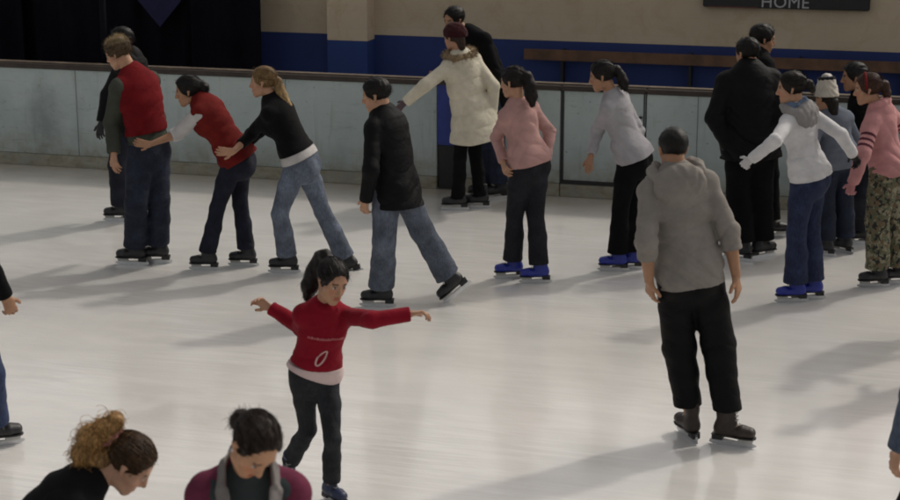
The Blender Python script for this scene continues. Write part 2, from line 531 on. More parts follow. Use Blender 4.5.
def sleeves(J, g, r0, r1, r2, end, seed, amp, ang=0):
    """returns nothing; adds sleeve solids that stop at fraction end (0..2: 1 = elbow, 2 = wrist)"""
    k = J['k']
    for s in 'LR':
        a, b, c = J['S' + s], J['E' + s], J['W' + s]
        a2 = a - J['cl'] * (1 if s == 'L' else -1) * .02 * k
        if end <= 0: continue
        e1 = min(end, 1); pe = a + (b - a) * e1
        rr = r0 + (r1 - r0) * e1
        lo = np.minimum(np.minimum(a, b), c) - .15; hi = np.maximum(np.maximum(a, b), c) + .15
        h = Grid(lo, hi, g.vox)
        h.add(cone(a2, pe, r0, rr), 0); h.add(ball(a - J['up'] * .012 * k, r0 * .93), .02)
        if end > 1:
            pe = b + (c - b) * (end - 1); n = nz(c - b)
            rw = r1 + (r2 - r1) * (end - 1)
            h.add(cone(b, pe + n * .03, r1, rw), .02)
        else: n = nz(b - a)
        i, x, y, z = h.near(.04)
        if amp:
            t = ((np.stack([x, y, z], 1) - b) ** 2).sum(1)
            w = .6 + .9 * np.exp(-t / .012)
            h.d[i] -= np.maximum(folds(x + .3 * (s == 'L'), y, z, seed + 2.2) * .72 * amp * w, -.006).astype(f32)
        # flat cuff: cut only near the sleeve end
        X, Y, Z = h.ax[0][:, None, None], h.ax[1][None, :, None], h.ax[2][None, None, :]
        pl = (X - pe[0]) * n[0] + (Y - pe[1]) * n[1] + (Z - pe[2]) * n[2]
        nearend = ((X - pe[0]) ** 2 + (Y - pe[1]) ** 2 + (Z - pe[2]) ** 2) < (.16 * k + .02) ** 2
        h.d = np.where(nearend, np.maximum(h.d, pl), h.d).astype(f32)
        # merge into g
        off = np.round((h.lo - g.lo) / g.vox).astype(int)
        yield s, h, off
def resample_merge(g, h, k=.02):
    """min of h into g (h lies on its own lattice: trilinear lookup)"""
    sl, P = g.box(h.lo, h.lo + h.vox * (h.n - 1))
    if sl is None: return
    o = g.d[sl]
    idx = []
    for i in range(3):
        u = (P[i].ravel() - h.lo[i]) / h.vox
        u = np.clip(u, 0, h.n[i] - 1.001); a = u.astype(int); idx.append((a, (u - a).astype(f32)))
    (xa, xt), (ya, yt), (za, zt) = idx
    d = h.d
    d = d[xa] * (1 - xt)[:, None, None] + d[xa + 1] * xt[:, None, None]
    d = d[:, ya] * (1 - yt)[None, :, None] + d[:, ya + 1] * yt[None, :, None]
    d = d[:, :, za] * (1 - zt)[None, None, :] + d[:, :, za + 1] * zt[None, None, :]
    hh = np.maximum(k - np.abs(d - o), 0) / k
    g.d[sl] = np.minimum(o, d) - hh * hh * (k * .25)

def tlocal(J, x, y, z):
    p = np.stack([x, y, z], 1) - J['P']
    return p @ J['cl'], p @ J['up'] / np.linalg.norm(J['N'] - J['P']), p @ J['cf']

def make_top(S, J, G):
    """G: infl, hem (fraction of torso length below pelvis, + = lower), slv (r0,r1,r2), end, fold, collar, hood, quilt, vcut, flare"""
    k = J['k']; seed = S['seed'] + G.get('seed', 0)
    lo, hi = bbox(J, ['P', 'N', 'SL', 'SR', 'EL', 'ER', 'WL', 'WR', 'UL', 'UR'], .26)
    g = Grid(lo, hi, G.get('vox', S.get('cvox', .006)))
    infl = G.get('infl', .015)
    hem = G.get('hem', .1)
    prof = [tuple(p) for p in SEC[J['sex']]]
    fl = G.get('flare', 0.0)
    if hem > .1:
        prof = [(-hem - .2, prof[0][1] + .012 + fl * (hem + .16), prof[0][2] + .01 + fl * (hem + .16), prof[0][3])] + prof[1:]
    ex = G.get('ex', max(0, .024 - infl))
    if hem > 0: prof = [(t, a + (ex if t < .3 else 0), b + (ex if t < .3 else 0), o) for (t, a, b, o) in prof]
    wb = G.get('waist')                          # loose straight body
    if wb: prof = [(t, max(a, wb) if t < .85 else a, max(b, wb * .72) if t < .7 else b, o) for (t, a, b, o) in prof]
    for p in torso(J, infl, prof=prof): g.add(p, .025)
    for sg in (1, -1):
        g.add(cone(J['N'] - J['up'] * .022 * k, J['N'] - J['up'] * .068 * k + J['cl'] * sg * .14 * k, .046 * k + infl * .6, .046 * k + infl * .7), .035)
        if J['sex'] == 'f' and k > .85: g.add(ball(spine(J, .66) + J['cf'] * .072 * k + J['cl'] * sg * .064 * k, .055 * k + infl), .04)
        if hem > 0: g.add(ball(J['P'] - J['hf'] * .06 * k + J['hl'] * sg * .07 * k - J['up'] * .05 * k, 0.082 * k + max(infl, .02)), .03)
    q = .84 if J['sex'] == 'f' else 1
    sl = G.get('slv', (.062, .052, .04)); sl = tuple(v * k for v in sl)
    if G.get('end', 2) <= 0:                      # armhole: leave shoulders to the shirt below
        for sg, s in ((1, 'L'), (-1, 'R')):
            g.add(ball(J['S' + s] - J['cl'] * sg * .035 * k, .062 * k), .03)
    i, x, y, z = g.near(.045)
    amp = G.get('fold', .006)
    u, t, v = tlocal(J, x, y, z)
    disp = folds(x, y, z, seed) * amp * np.clip(1.25 - t * .7, .35, 1.6)
    if G.get('quilt'):
        ph = (t * np.linalg.norm(J['N'] - J['P'])) / G['quilt']
        disp = disp * .7 + (np.abs(np.sin(ph * math.pi)) ** .5 - .5) * G.get('puff', .008)
    g.d[i] -= np.maximum(disp, -.006).astype(f32)
    if G.get('rib'):                              # hem band drawn in
        w = np.exp(-((t + hem) * np.linalg.norm(J['N'] - J['P']) / .045) ** 2) * G['rib']
        g.d[i] += w.astype(f32)
    if G.get('vcut'):
        wd = .012 + G['vcut'] * np.clip((t - .35) / .6, 0, 1)
        m = (v > 0.02) & (np.abs(u) < wd) & (t > -.4)
        g.d[i] = np.where(m, np.maximum(g.d[i], (wd - np.abs(u)).astype(f32)), g.d[i])
    if G.get('top'): g.cut(spine(J, G['top']), J['up'])
    tilt = G.get('hemtilt', 0)
    hz = G.get('hemz', 0)
    g.cut(spine(J, -hem), -J['up'] * (1 - hz) - ZUP * hz + J['cf'] * tilt + J['cl'] * G.get('hemroll', 0))
    if G.get('end', 2) > 0:
        for s, h, off in sleeves(J, g, sl[0], sl[1], sl[2], G.get('end', 2), seed, amp):
            resample_merge(g, h, .022)
    nt_ = J['H'] - J['N']
    if G.get('collar'):
        r = G['collar']
        for a0 in range(0, 12):
            if G.get('vcut') and a0 in (0, 11): continue
            def cp(a):
                a = a / 12 * 2 * math.pi
                return J['N'] - J['up'] * .01 * k + J['cf'] * (.068 * k * math.cos(a) + .012) + J['cl'] * .075 * k * math.sin(a) + nz(nt_) * .012 + J['up'] * (.022 * k * (1 - math.cos(a)) * .5)
            g.add(cone(cp(a0 + .5), cp(a0 + 1.5), r * k, r * k), .012)
    if G.get('hood'):
        r = G['hood']
        b = -J['cf']
        g.add(ellip(J['N'] + b * .062 * k - J['up'] * .012 * k, np.stack([J['cl'], J['cf'], J['up']], 1), (.118 * k * r, .066 * k * r, .088 * k * r)), .02)
        g.add(ellip(J['N'] + b * .045 * k - J['up'] * .020 * k, np.stack([J['cl'], J['cf'], J['up']], 1), (.150 * k * r, .075 * k * r, .050 * k * r)), .03)
        for a0 in range(-4, 4):
            def hp(a):
                a = a / 4 * 2.2
                return J['N'] + J['up'] * (.040 + .018 * math.cos(a)) * k + b * (.070 * k * math.cos(a) + .006) + J['cl'] * .088 * k * math.sin(a)
            g.add(cone(hp(a0), hp(a0 + 1), .034 * k * r, .034 * k * r), .02)
    V, Q = g.mesh()
    C = np.tile(np.array(G['col'], float), (len(V), 1))
    if G.get('armstripes'):
        for s in 'LR':
            a, b = J['S' + s], J['E' + s]; d = b - a; L2 = d @ d
            t = (V - a) @ d / L2; off = np.linalg.norm(V - a - t[:, None] * d, axis=1)
            m = (off < .085 * k) & (((t > .40) & (t < .48)) | ((t > .57) & (t < .65)) | ((t > .74) & (t < .82)))
            C[m] = G['armstripes']
    if G.get('armcol'):
        for s in 'LR':
            for a, b in ((J['S' + s], J['E' + s]), (J['E' + s], J['W' + s])):
                d = b - a; t = np.clip((V - a) @ d / (d @ d), 0, 1); off = np.linalg.norm(V - a - t[:, None] * d, axis=1)
                C[off < .09 * k] = G['armcol']
    return V, Q, C

def make_pants(S, J, G):
    k = J['k']; seed = S['seed'] + 5.5
    lo, hi = bbox(J, ['P', 'UL', 'UR', 'KL', 'KR', 'AL', 'AR'], .24); hi[2] += .1
    g = Grid(lo, hi, G.get('vox', S.get('cvox', .006)))
    th, kn, hm = G.get('r', (.098, .074, .078))
    wst = G.get('waist', .20)
    for p in torso(J, G.get('infl', .010), t1=wst + .1): g.add(p, .02)
    for sg in (1, -1): g.add(ball(J['P'] - J['hf'] * .062 * k + J['hl'] * sg * .068 * k - J['up'] * .055 * k, .086 * k), .03)
    g.cut(spine(J, wst), J['up'])
    for s in 'LR':
        a, b, c = J['U' + s], J['K' + s], J['A' + s]
        sd = nz(c - b)
        end = c - sd * G.get('up', .0) * k + sd * G.get('drop', .03) * k
        h = Grid(np.minimum(np.minimum(a, b), c) - .2, np.maximum(np.maximum(a, b), c) + .2, g.vox)
        m = a + (b - a) * .45; cf = b + (end - b) * .45
        fk = J['F' + s][:, 1]
        h.add(cone(a, m, th * k, (th * .9 + kn * .1) * k), .02)
        h.add(cone(m, b, (th * .9 + kn * .1) * k, kn * k), .02)
        h.add(cone(b, cf, kn * k, (kn * .55 + hm * .45) * k), .02)
        h.add(cone(cf, end + sd * .06 + fk * .015, (kn * .55 + hm * .45) * k, hm * k), .02)
        i, x, y, z = h.near(.045)
        P3 = np.stack([x, y, z], 1)
        wk = np.exp(-((P3 - b) ** 2).sum(1) / .02); wa = np.exp(-((P3 - end) ** 2).sum(1) / .022); wh = np.exp(-((P3 - a) ** 2).sum(1) / .02)
        amp = G.get('fold', .006)
        h.d[i] -= np.maximum(folds(x + .5 * (s == 'L'), y, z * .8, seed) * .62 * amp * (.45 + .8 * wk + 1.0 * wa + .6 * wh), -.007).astype(f32)
        X, Y, Z = h.ax[0][:, None, None], h.ax[1][None, :, None], h.ax[2][None, None, :]
        n = nz(sd * .8 + nz(c - J['F' + s][:, 2] * 1.0 - c) * .6)
        pl = (X - end[0]) * n[0] + (Y - end[1]) * n[1] + (Z - end[2]) * n[2]
        nearend = ((X - end[0]) ** 2 + (Y - end[1]) ** 2 + (Z - end[2]) ** 2) < .22 ** 2
        h.d = np.where(nearend, np.maximum(h.d, pl), h.d).astype(f32)
        resample_merge(g, h, .03)
    V, Q = g.mesh()
    C = np.tile(np.array(G['col'], float), (len(V), 1))
    if G.get('fade'):
        for s in 'LR':
            m_ = (J['U' + s] + J['K' + s]) / 2
            w = np.exp(-((V - m_) ** 2).sum(1) / .025) * .6 + np.exp(-((V - J['K' + s]) ** 2).sum(1) / .01) * .3
            C = C * (1 + w[:, None] * G['fade'])
    return V, Q, C

def make_hair(S, J, T):
    M, c, s = J['HM'], J['H'], J['hs']
    def L(*p): return c + M @ (np.array(p) * s)
    pts = [L(0, 0, 0)] + [L(*p[:3]) for p in T.get('chain', [])] + [L(*p[:3]) for p in T.get('blobs', [])]
    pts = np.stack(pts); lo, hi = pts.min(0) - .16, pts.max(0) + .16
    g = Grid(lo, hi, S.get('hvox', .004))
    gth = T.get('g', .012)
    vol = T.get('vol', (0, 0, 0))
    g.add(ellip(L(0, -.014, .038), M, np.array([.077 + gth + vol[0], .099 + gth + vol[1], .083 + gth + vol[2]]) * s))
    # hairline planes (head-local y,z)
    fy, fz, sy, sz = T.get('line', (.100, .080, .030, -.035))
    d = np.array([sy - fy, sz - fz]); n = np.array([-d[1], d[0]]); n = n / np.linalg.norm(n)
    if n[0] < 0: n = -n
    g.cut(L(0, fy, fz), M @ np.array([0, n[0], n[1]]))
    fc = T.get('facecut', ((0, .118, -.005), (.080, .084, .094)))
    g.add(ellip(L(*fc[0]), M, np.array(fc[1]) * s), .016, sub=True)
    g.cut(L(0, 0, T.get('nape', -.062)), -M @ np.array([0, -.35, 1.0]))
    if T.get('back'):                                      # hair hanging at the back / nape volume
        for (a, b, ra, rb) in T['back']: g.add(cone(L(*a), L(*b), ra * s, rb * s), .02)
    ch = T.get('chain', [])
    for a, b in zip(ch, ch[1:]): g.add(cone(L(*a[:3]), L(*b[:3]), a[3] * s, b[3] * s), .012)
    for b in T.get('blobs', []): g.add(ball(L(*b[:3]), b[3] * s), .012)
    i, x, y, z = g.near(.03)
    lc = (np.stack([x, y, z], 1) - c) @ M / s
    sd = S['seed']; a = T.get('tuft', .004)
    w = 1 + .0 * lc[:, 0]
    dis = np.sin(lc[:, 0] * 120 + 3 * np.sin(lc[:, 2] * 30 + sd) + 2 * np.sin(lc[:, 1] * 26)) * .5 + np.sin(lc[:, 1] * 90 + lc[:, 2] * 60 + 4 * np.sin(lc[:, 0] * 40 + sd)) * .6 + np.sin(lc[:, 2] * 150 + 5 * np.sin(lc[:, 0] * 33)) * .35
    g.d[i] -= (dis * a).astype(f32)
    V, Q = g.mesh()
    col_ = np.array(T['col'], float)
    C = np.tile(col_, (len(V), 1))
    if T.get('tips') is not None:
        lc = (V - c) @ M / s
        ax, lim0, lim1 = T['tipaxis']
        t = np.clip((lc @ np.array(ax) - lim0) / (lim1 - lim0), 0, 1)[:, None]
        C = C * (1 - t) + np.array(T['tips']) * t
    # loose strands
    ns = T.get('strands', 0); nf = 3 * T.get('fuzz', 260)
    if ns or nf:
        rng = random.Random(int(S['seed'] * 100))
        VV, QQ, CC = [V], [Q], [C]; off = len(V)
        tie = np.array(T.get('tie', (0, -.1, -.03))[:3], float)
        tr = nz(tie - np.array([0, -.014, .038]))
        paths = []
        rad = np.array([.077 + gth + vol[0], .099 + gth + vol[1], .083 + gth + vol[2]])
        while len(paths) < ns:
            v = nz([rng.gauss(0, 1), rng.gauss(0, 1), rng.gauss(0, 1)])
            p = np.array([0, -.014, .038]) + v * rad
            if n @ (p[1:] - np.array([fy, fz])) > -.004 or p[2] < -.05: continue
            if (((p - np.array(fc[0])) / np.array(fc[1])) ** 2).sum() < 1.0: continue
            pts_ = []
            lift = rng.uniform(-.001, .004); ph = rng.uniform(0, 6)
            for j in range(11):
                t = j / 10
                q = nz(v * (1 - t) + tr * t)
                pts_.append(np.array([0, -.014, .038]) + q * (rad + lift + .0015 * math.sin(ph + 7 * t)))
            paths.append((pts_, .0016, col_ * rng.uniform(.5, 1.9)))
        for (b, cnt, ln, rr) in T.get('frizz', []):
            b = np.array(b[:3] if len(b) > 3 else b)
            for _ in range(cnt):
                v = nz([rng.gauss(0, 1), rng.gauss(0, 1), rng.gauss(0, 1)])
                p = b + v * rr * rng.uniform(.75, 1.02); d_ = np.array([rng.gauss(0, .7), rng.gauss(0, .7), rng.gauss(-.3, .7)]); d_ = nz(d_ - v * (d_ @ v) + v * .12)
                pts_ = []
                for j in range(8):
                    pts_.append(p); p = p + d_ * ln / 7
                    d_ = nz(d_ + np.array([rng.gauss(0, .3), rng.gauss(0, .3), rng.gauss(0, .3)]) - nz(p - b) * .5)
                tc = np.array(T.get('tips', T['col']))
                paths.append((pts_, .0015, tc * rng.uniform(.5, 1.6)))
        lcV = (V - c) @ M / s
        for _ in range(nf):
            j0 = rng.randrange(len(V)); p = lcV[j0]
            oc = np.array([0, -.014, .038])
            nrm = nz(p - oc); flow = T.get('flow')
            if p[2] < -.05 or np.linalg.norm(p - oc) > .16: d_ = nz(np.array([rng.gauss(0, .25), rng.gauss(-.1, .25), -1]))
            else:
                fl_ = np.array([0, -1.0, -.25]) if flow is None else np.array(flow, float)
                fl_ = fl_ - nrm * (fl_ @ nrm)
                d_ = nz(fl_ + nrm * rng.uniform(.0, .35) * T.get('spike', .7) + np.array([rng.gauss(0, .25), rng.gauss(0, .25), rng.gauss(0, .25)]))
            pts_ = []; ln = rng.uniform(.018, .042) * T.get('fuzzlen', 1)
            q_ = p - nrm * .003
            for j in range(5):
                pts_.append(q_); q_ = q_ + d_ * ln / 4
                d_ = nz(d_ - nrm * .12 + np.array([0, 0, -.08]))
            paths.append((pts_, .0010, C[j0] * rng.uniform(.5, 2.0)))
        for pts_, r, cc in paths:
            P = np.stack([L(*p) for p in pts_]); m = len(P)
            ring = []
            for j in range(m):
                d_ = nz(P[min(j + 1, m - 1)] - P[max(j - 1, 0)])
                e = nz(np.cross(d_, [.31, .52, .79])); e2 = np.cross(d_, e)
                rr = r * s * (1 - .6 * (j / (m - 1)))
                for a_ in range(3):
                    an = a_ * 2.0944; ring.append(P[j] + rr * (e * math.cos(an) + e2 * math.sin(an)))
            ring = np.array(ring, f32)
            qs = []
            for j in range(m - 1):
                for a_ in range(3):
                    b_ = (a_ + 1) % 3
                    qs.append((off + j * 3 + a_, off + j * 3 + b_, off + j * 3 + 3 + b_, off + j * 3 + 3 + a_))
            VV.append(ring); QQ.append(np.array(qs, np.int32)); CC.append(np.tile(cc, (len(ring), 1))); off += len(ring)
        V, Q, C = np.concatenate(VV), np.concatenate(QQ), np.concatenate(CC)
    return V, Q, C

def make_blob(S, J, prims, vox, colr, tuft=0, cuts=(), seed=0, freq=90, fuzz=0, fl=.03, cen=None):
    los = np.min([p[0][0] for p in prims], 0); his = np.max([p[0][1] for p in prims], 0)
    g = Grid(los - .03, his + .03, vox)
    for p, k in prims: g.add(p, k)
    if tuft:
        i, x, y, z = g.near(.04)
        g.d[i] -= ((np.sin(x * freq + 2 * np.sin(z * 50)) * np.sin(y * freq * .9 + seed + 2 * np.sin(x * 40)) + np.sin(z * freq * 1.1 + 3 * np.sin(x * 35 + y * 28))) * tuft).astype(f32)
    for p0, n in cuts: g.cut(p0, n)
    V, Q = g.mesh()
    C = np.tile(np.array(colr, float), (len(V), 1))
    if fuzz:
        rng = random.Random(7); VV, QQ, CC = [V], [Q], [C]; off = len(V)
        for _ in range(fuzz):
            p = V[rng.randrange(len(V))].astype(float)
            d_ = nz(nz(p - cen) * .8 + np.array([rng.gauss(0, .5) for _ in range(3)])); ln = fl * rng.uniform(.5, 1.2)
            e = nz(np.cross(d_, [.3, .5, .8])); e2 = np.cross(d_, e); cc = np.array(colr) * rng.uniform(.5, 1.7)
            r_ = .0032
            ring = [p + r_ * (e * math.cos(a) + e2 * math.sin(a)) for a in (0, 2.1, 4.2)] + [p + d_ * ln + r_ * .15 * (e * math.cos(a) + e2 * math.sin(a)) + np.array([0, 0, -.3 * ln * .5]) for a in (0, 2.1, 4.2)]
            VV.append(np.array(ring, f32)); QQ.append(np.array([(off + i, off + (i + 1) % 3, off + 3 + (i + 1) % 3, off + 3 + i) for i in range(3)], np.int32)); CC.append(np.tile(cc, (6, 1))); off += 6
        V, Q, C = np.concatenate(VV), np.concatenate(QQ), np.concatenate(CC)
    return V, Q, C

# ------------------------------------------------------------------ mesh -> objects
def mesh_np(name, V, Q, C=None, mat=None, origin=(0, 0, 0)):
    me = bpy.data.meshes.new(name)
    V = (V - np.asarray(origin)).astype(f32)
    me.vertices.add(len(V)); me.vertices.foreach_set('co', V.ravel())
    nq = len(Q)
    me.loops.add(nq * 4); me.loops.foreach_set('vertex_index', np.ascontiguousarray(Q, np.int32).ravel())
    me.polygons.add(nq)
    me.polygons.foreach_set('loop_start', np.arange(0, nq * 4, 4, dtype=np.int32))
    me.polygons.foreach_set('loop_total', np.full(nq, 4, np.int32))
    me.polygons.foreach_set('use_smooth', np.ones(nq, bool))
    if C is not None:
        a = me.color_attributes.new('Col', 'FLOAT_COLOR', 'POINT')
        a.data.foreach_set('color', np.concatenate([C, np.ones((len(C), 1))], 1).astype(f32).ravel())
    me.update(calc_edges=True)
    me.validate()
    if mat: me.materials.append(mat)
    return me
def link(name, me, parent=None, loc=None):
    o = bpy.data.objects.new(name, me); col.objects.link(o)
    if parent is not None: o.parent = parent
    if loc is not None: o.location = loc
    return o
def tag(o, label=None, cat=None, group=None, kind=None):
    if label: o['label'] = label
    if cat: o['category'] = cat
    if group: o['group'] = group
    if kind: o['kind'] = kind
    return o
def empty(name, loc=(0, 0, 0)):
    o = bpy.data.objects.new(name, None); col.objects.link(o); o.location = loc; o.empty_display_size = .1
    return o
class MB:
    def __init__(s): s.bm = bmesh.new()
    def box(s, c, d, M=None, bev=0):
        r = bmesh.ops.create_cube(s.bm, size=1)
        vs = r['verts']
        for v in vs:
            v.co = Vector((v.co.x * d[0] + c[0], v.co.y * d[1] + c[1], v.co.z * d[2] + c[2]))
        if bev:
            es = list({e for v in vs for e in v.link_edges})
            bmesh.ops.bevel(s.bm, geom=es, offset=bev, segments=2, affect='EDGES')
        return s
    def prism(s, pts, x0, x1):                        # polygon in (y,z) extruded along x
        a = [s.bm.verts.new((x0, y, z)) for y, z in pts]; b = [s.bm.verts.new((x1, y, z)) for y, z in pts]
        n = len(pts)
        s.bm.faces.new(a[::-1]); s.bm.faces.new(b)
        for i in range(n): s.bm.faces.new((a[i], a[(i + 1) % n], b[(i + 1) % n], b[i]))
        return s
    def tube(s, pts, r, n=6):
        rings = []
        for j, p in enumerate(pts):
            d = nz(np.array(pts[min(j + 1, len(pts) - 1)]) - np.array(pts[max(j - 1, 0)]))
            e = nz(np.cross(d, [.31, .52, .79])); e2 = np.cross(d, e)
            rings.append([s.bm.verts.new(np.array(p) + r * (e * math.cos(a) + e2 * math.sin(a))) for a in [2 * math.pi * i / n for i in range(n)]])
        for A, B in zip(rings, rings[1:]):
            for i in range(n): s.bm.faces.new((A[i], A[(i + 1) % n], B[(i + 1) % n], B[i]))
        s.bm.faces.new(rings[0][::-1]); s.bm.faces.new(rings[-1])
        return s
    def mesh(s, name, mat, smooth=False, xf=None):
        if xf is not None: bmesh.ops.transform(s.bm, matrix=xf, verts=s.bm.verts)
        bmesh.ops.recalc_face_normals(s.bm, faces=s.bm.faces)
        me = bpy.data.meshes.new(name); s.bm.to_mesh(me); s.bm.free()
        me.materials.append(mat)
        if smooth:
            for p in me.polygons: p.use_smooth = True
        return me
    def build(s, name, mat, parent=None, smooth=False, xf=None, loc=None):
        return link(name, s.mesh(name, mat, smooth, xf), parent, loc)

# ------------------------------------------------------------------ skates (local: x left, y toe, z up, origin at ankle)
def skate_meshes():
    X = np.array([1.0, 0, 0])
    g = Grid((-.08, -.14, -.10), (.08, .23, .14), .0035)
    g.add(ecurve((0, -.045, -.045), (0, .10, -.052), X, (.037, .042), (.048, .034)), .0)
    g.add(ecurve((0, .10, -.048), (0, .150, -.052), X, (.048, .040), (.040, .034)), .01)
    g.add(ecurve((0, -.012, -.04), (0, -.015, .055), X, (.040, .058), (.038, .050)), .03)
    g.add(ecurve((0, -.015, .055), (0, -.016, .105), X, (.038, .050), (.040, .052)), .02)
    g.add(cone((0, .04, .0), (0, .026, .09), .024, .022), .02)
    g.cut((0, 0, -.078), (0, 0, -1)); g.cut((0, 0, .112), (0, -.25, 1))
    V, Q = g.mesh()
    boots = {k: mesh_np('skate_' + k, V, Q, None, m) for k, m in M_BOOT.items()}
    sole = MB()
    def outline(sc_=1.0):
        L = [(-.034, -.075), (-.04, -.03), (-.034, .03), (-.046, .09), (-.048, .13), (-.036, .175), (-.012, .188)]
        return [(x * sc_, y) for x, y in L] + [(-x * sc_, y) for x, y in L[::-1]] + [(.02, -.092), (-.02, -.092)]
    a = [sole.bm.verts.new((x, y, -.078)) for x, y in outline(.90)]; b = [sole.bm.verts.new((x, y, -.086)) for x, y in outline(.90)]
    sole.bm.faces.new(a); sole.bm.faces.new(b[::-1])
    for i in range(len(a)): sole.bm.faces.new((a[i], b[i], b[(i + 1) % len(a)], a[(i + 1) % len(a)]))
    sole.box((0, -.055, -.100), (.05, .07, .026), bev=.004)
    holder = MB()
    holder.prism([(-.088, -.088), (-.03, -.088), (-.036, -.106), (.07, -.112), (.085, -.088), (.175, -.088), (.165, -.118), (-.095, -.118)], -.007, .007)
    blade = MB()
    blade.prism([(-.105, -.116), (.178, -.116), (.196, -.122), (.19, -.133), (.165, -.143), (.09, -.145), (-.02, -.145), (-.085, -.143), (-.11, -.136)], -.0022, .0022)
    laces = MB()
    for i in range(5):
        z = -.012 + i * .024; y = .082 - i * .012 if i < 2 else .068 - (i - 2) * .002
        laces.tube([(-.022, y - .012, z), (-.01, y, z + .006), (.01, y, z + .002), (.022, y - .012, z + .01)], .003, 5)
    return boots, sole.mesh('sole', M_BLACKP), holder.mesh('blade_holder', M_WHITE), blade.mesh('blade', M_STEEL), laces.mesh('laces', M_LACE)
SK = skate_meshes()

# ------------------------------------------------------------------ people
BLK = (.006, .006, .0065)
DARKHAIR = (.0055, .0042, .0038)
SKIN1, SKIN2, SKIN3 = (.44, .245, .155), (.36, .195, .115), (.26, .14, .085)
PONY = lambda z=.03, ln=.22, r=.032, back=.03: [(0, -.10, z, .022), (0, -.135, z + .004, r), (0, -.15 - back * .3, z - ln * .4, r * 1.05), (0, -.145 - back, z - ln * .8, r * .85), (0, -.14 - back, z - ln, r * .4)]
JEANS_BLUE = (.075, .10, .15)
P = []
# man in the red vest
P.append(dict(name='redvest', seed=1.1, sex='m', h=1.80, broad=1.05, skin=SKIN1, haircol=(.06, .04, .02),
    pelvis=(148, 147, 0), neck=(133, 74, .03), head=(118, 53, .0), hip=150, chest=143, face=(165, -22), bow=.03,
    armL=(112, 122, 114, 153, -.02), armR=(160, 118, 156, 150, .22), legL=('g', 137, 265, 172, 136, 205), legR=('g', 160, 263, 176, 160, 205),
    boot='black', curl=.5,
    tops=[dict(n='shirt', m='cloth', col=(.055, .06, .048), infl=.016, hem=-.08, slv=(.070, .064, .050), end=2, fold=0.0098),
          dict(n='vest', m='cloth', col=(.15, .008, .011), infl=.03, hem=-.20, end=0, fold=0.0098, collar=.02)],
    pants=dict(m='denim', col=(.018, .023, .04), r=(.104, .086, .090), drop=-.02, fold=0.009, infl=.012),
    hair=dict(col=(.075, .05, .028), g=.014, tuft=.006, fuzz=700, spike=2.2, flow=(0, -.5, .6), tips=(.27, .20, .11), tipaxis=((0, -.1, 1), .06, .125), nape=-.07),
    label='man in red vest over grey sleeves and dark jeans leading the conga line', ))
# dark figure behind him
P.append(dict(name='behindvest', seed=1.7, sex='m', h=1.72, skin=SKIN1, haircol=DARKHAIR,
    pelvis=(129, 118, 0), neck=(131, 57, 0), head=(121, 41, 0), hip=165, chest=160, face=(180, -5),
    armL=(108, 95, 102, 122, -.02), armR=(145, 95, 145, 125, .1), legL=('g', 122, 221, 178, 118, 172), legR=('g', 140, 219, 178, 138, 172),
    boot='black', gloveL=(.012, .012, .013), gloveR=(.012, .012, .013),
    tops=[dict(n='jacket', m='shell', col=(.0055, .0055, .0063), infl=.03, hem=.25, slv=(.07, .062, .05), end=2, waist=.17)],
    pants=dict(m='denim', col=(.012, .014, .024), r=(.10, .08, .085), drop=-.02),
    hair=dict(col=DARKHAIR, g=.011, tuft=.002, fuzz=420), label='skater in black jacket and glove mostly hidden behind man in red vest'))
# bending woman in red vest
P.append(dict(name='bending', seed=2.3, sex='f', h=1.62, skin=SKIN2, haircol=DARKHAIR,
    pelvis=(235, 158, 0), neck=(201, 101, .0), head=(188, 91, 0), hip=165, chest=160, face=(186, -12), bow=.02,
    armL=(185, 129, 151, 144, .0), armR=(192, 126, 160, 144, .1), legL=('g', 209, 270, 176, 210, 212), legR=('g', 248, 266, 176, 236, 212),
    boot='black', curl=.35, hdL=(-1, .0, .08), hdR=(-1, .1, .05),
    tops=[dict(n='shirt', m='knit', col=(.50, .49, .49), infl=.008, hem=.05, slv=(.062, .055, .049), end=1.25, fold=0.0070),
          dict(n='vest', m='cloth', col=(.145, .014, .012), infl=.028, hem=.06, end=0, fold=0.0098, collar=.018)],
    pants=dict(m='denim', col=(.012, .014, .026), r=(.088, .064, .078), drop=-.02),
    hair=dict(col=DARKHAIR, g=.014, tuft=.0015, strands=70, tie=(0, -.115, .03), chain=[(0, -.10, .03, .03), (0, -.12, .028, .038), (0, -.132, .0, .045), (0, -.128, -.035, .035), (0, -.12, -.06, .018)]),
    label='bending woman in red vest and white sleeves holding the waist in front'))
# blonde ponytail
P.append(dict(name='blonde', seed=3.1, sex='f', h=1.68, skin=SKIN1, haircol=(.18, .11, .05),
    pelvis=(299, 161, 0), neck=(272, 101, .0), head=(263, 82, 0), hip=160, chest=160, face=(176, -4), bow=.02,
    armL=(252, 134, 234, 151, -.02), armR=(268, 138, 240, 150, .12), legL=('g', 289, 273, 178, 281, 212), legR=('a', 347, 259, .12, 172, -22, 324, 220),
    boot='black', curl=.35, hdL=(-1, .0, -.05), hdR=(-1, .1, -.02),
    tops=[dict(n='undershirt', m='knit', col=(.50, .48, .47), infl=.020, ex=0, hem=-.03, top=.23, end=0, fold=0.0042),
          dict(n='jumper', m='knit', col=(.0055, .0055, .0063), infl=.024, hem=-.16, slv=(.056, .047, .040), end=1.62, fold=0.0084)],
    pants=dict(m='denim', col=(.105, .125, .165), r=(.090, .068, .088), drop=-.02, fade=.7, waist=.09),
    hair=dict(col=(.14, .085, .036), g=.010, tuft=.0015, strands=80, tie=(0, -.115, .015), chain=[(0, -.10, .02, .03), (0, -.12, .0, .034), (.0, -.128, -.055, .042), (0, -.150, -.125, .042), (0, -.182, -.20, .034), (0, -.215, -.285, .012)],
              tips=(.34, .23, .11), tipaxis=((0, -.3, -1), .03, .2)),
    label='woman with long blonde ponytail, black jumper and light jeans ending the conga line'))
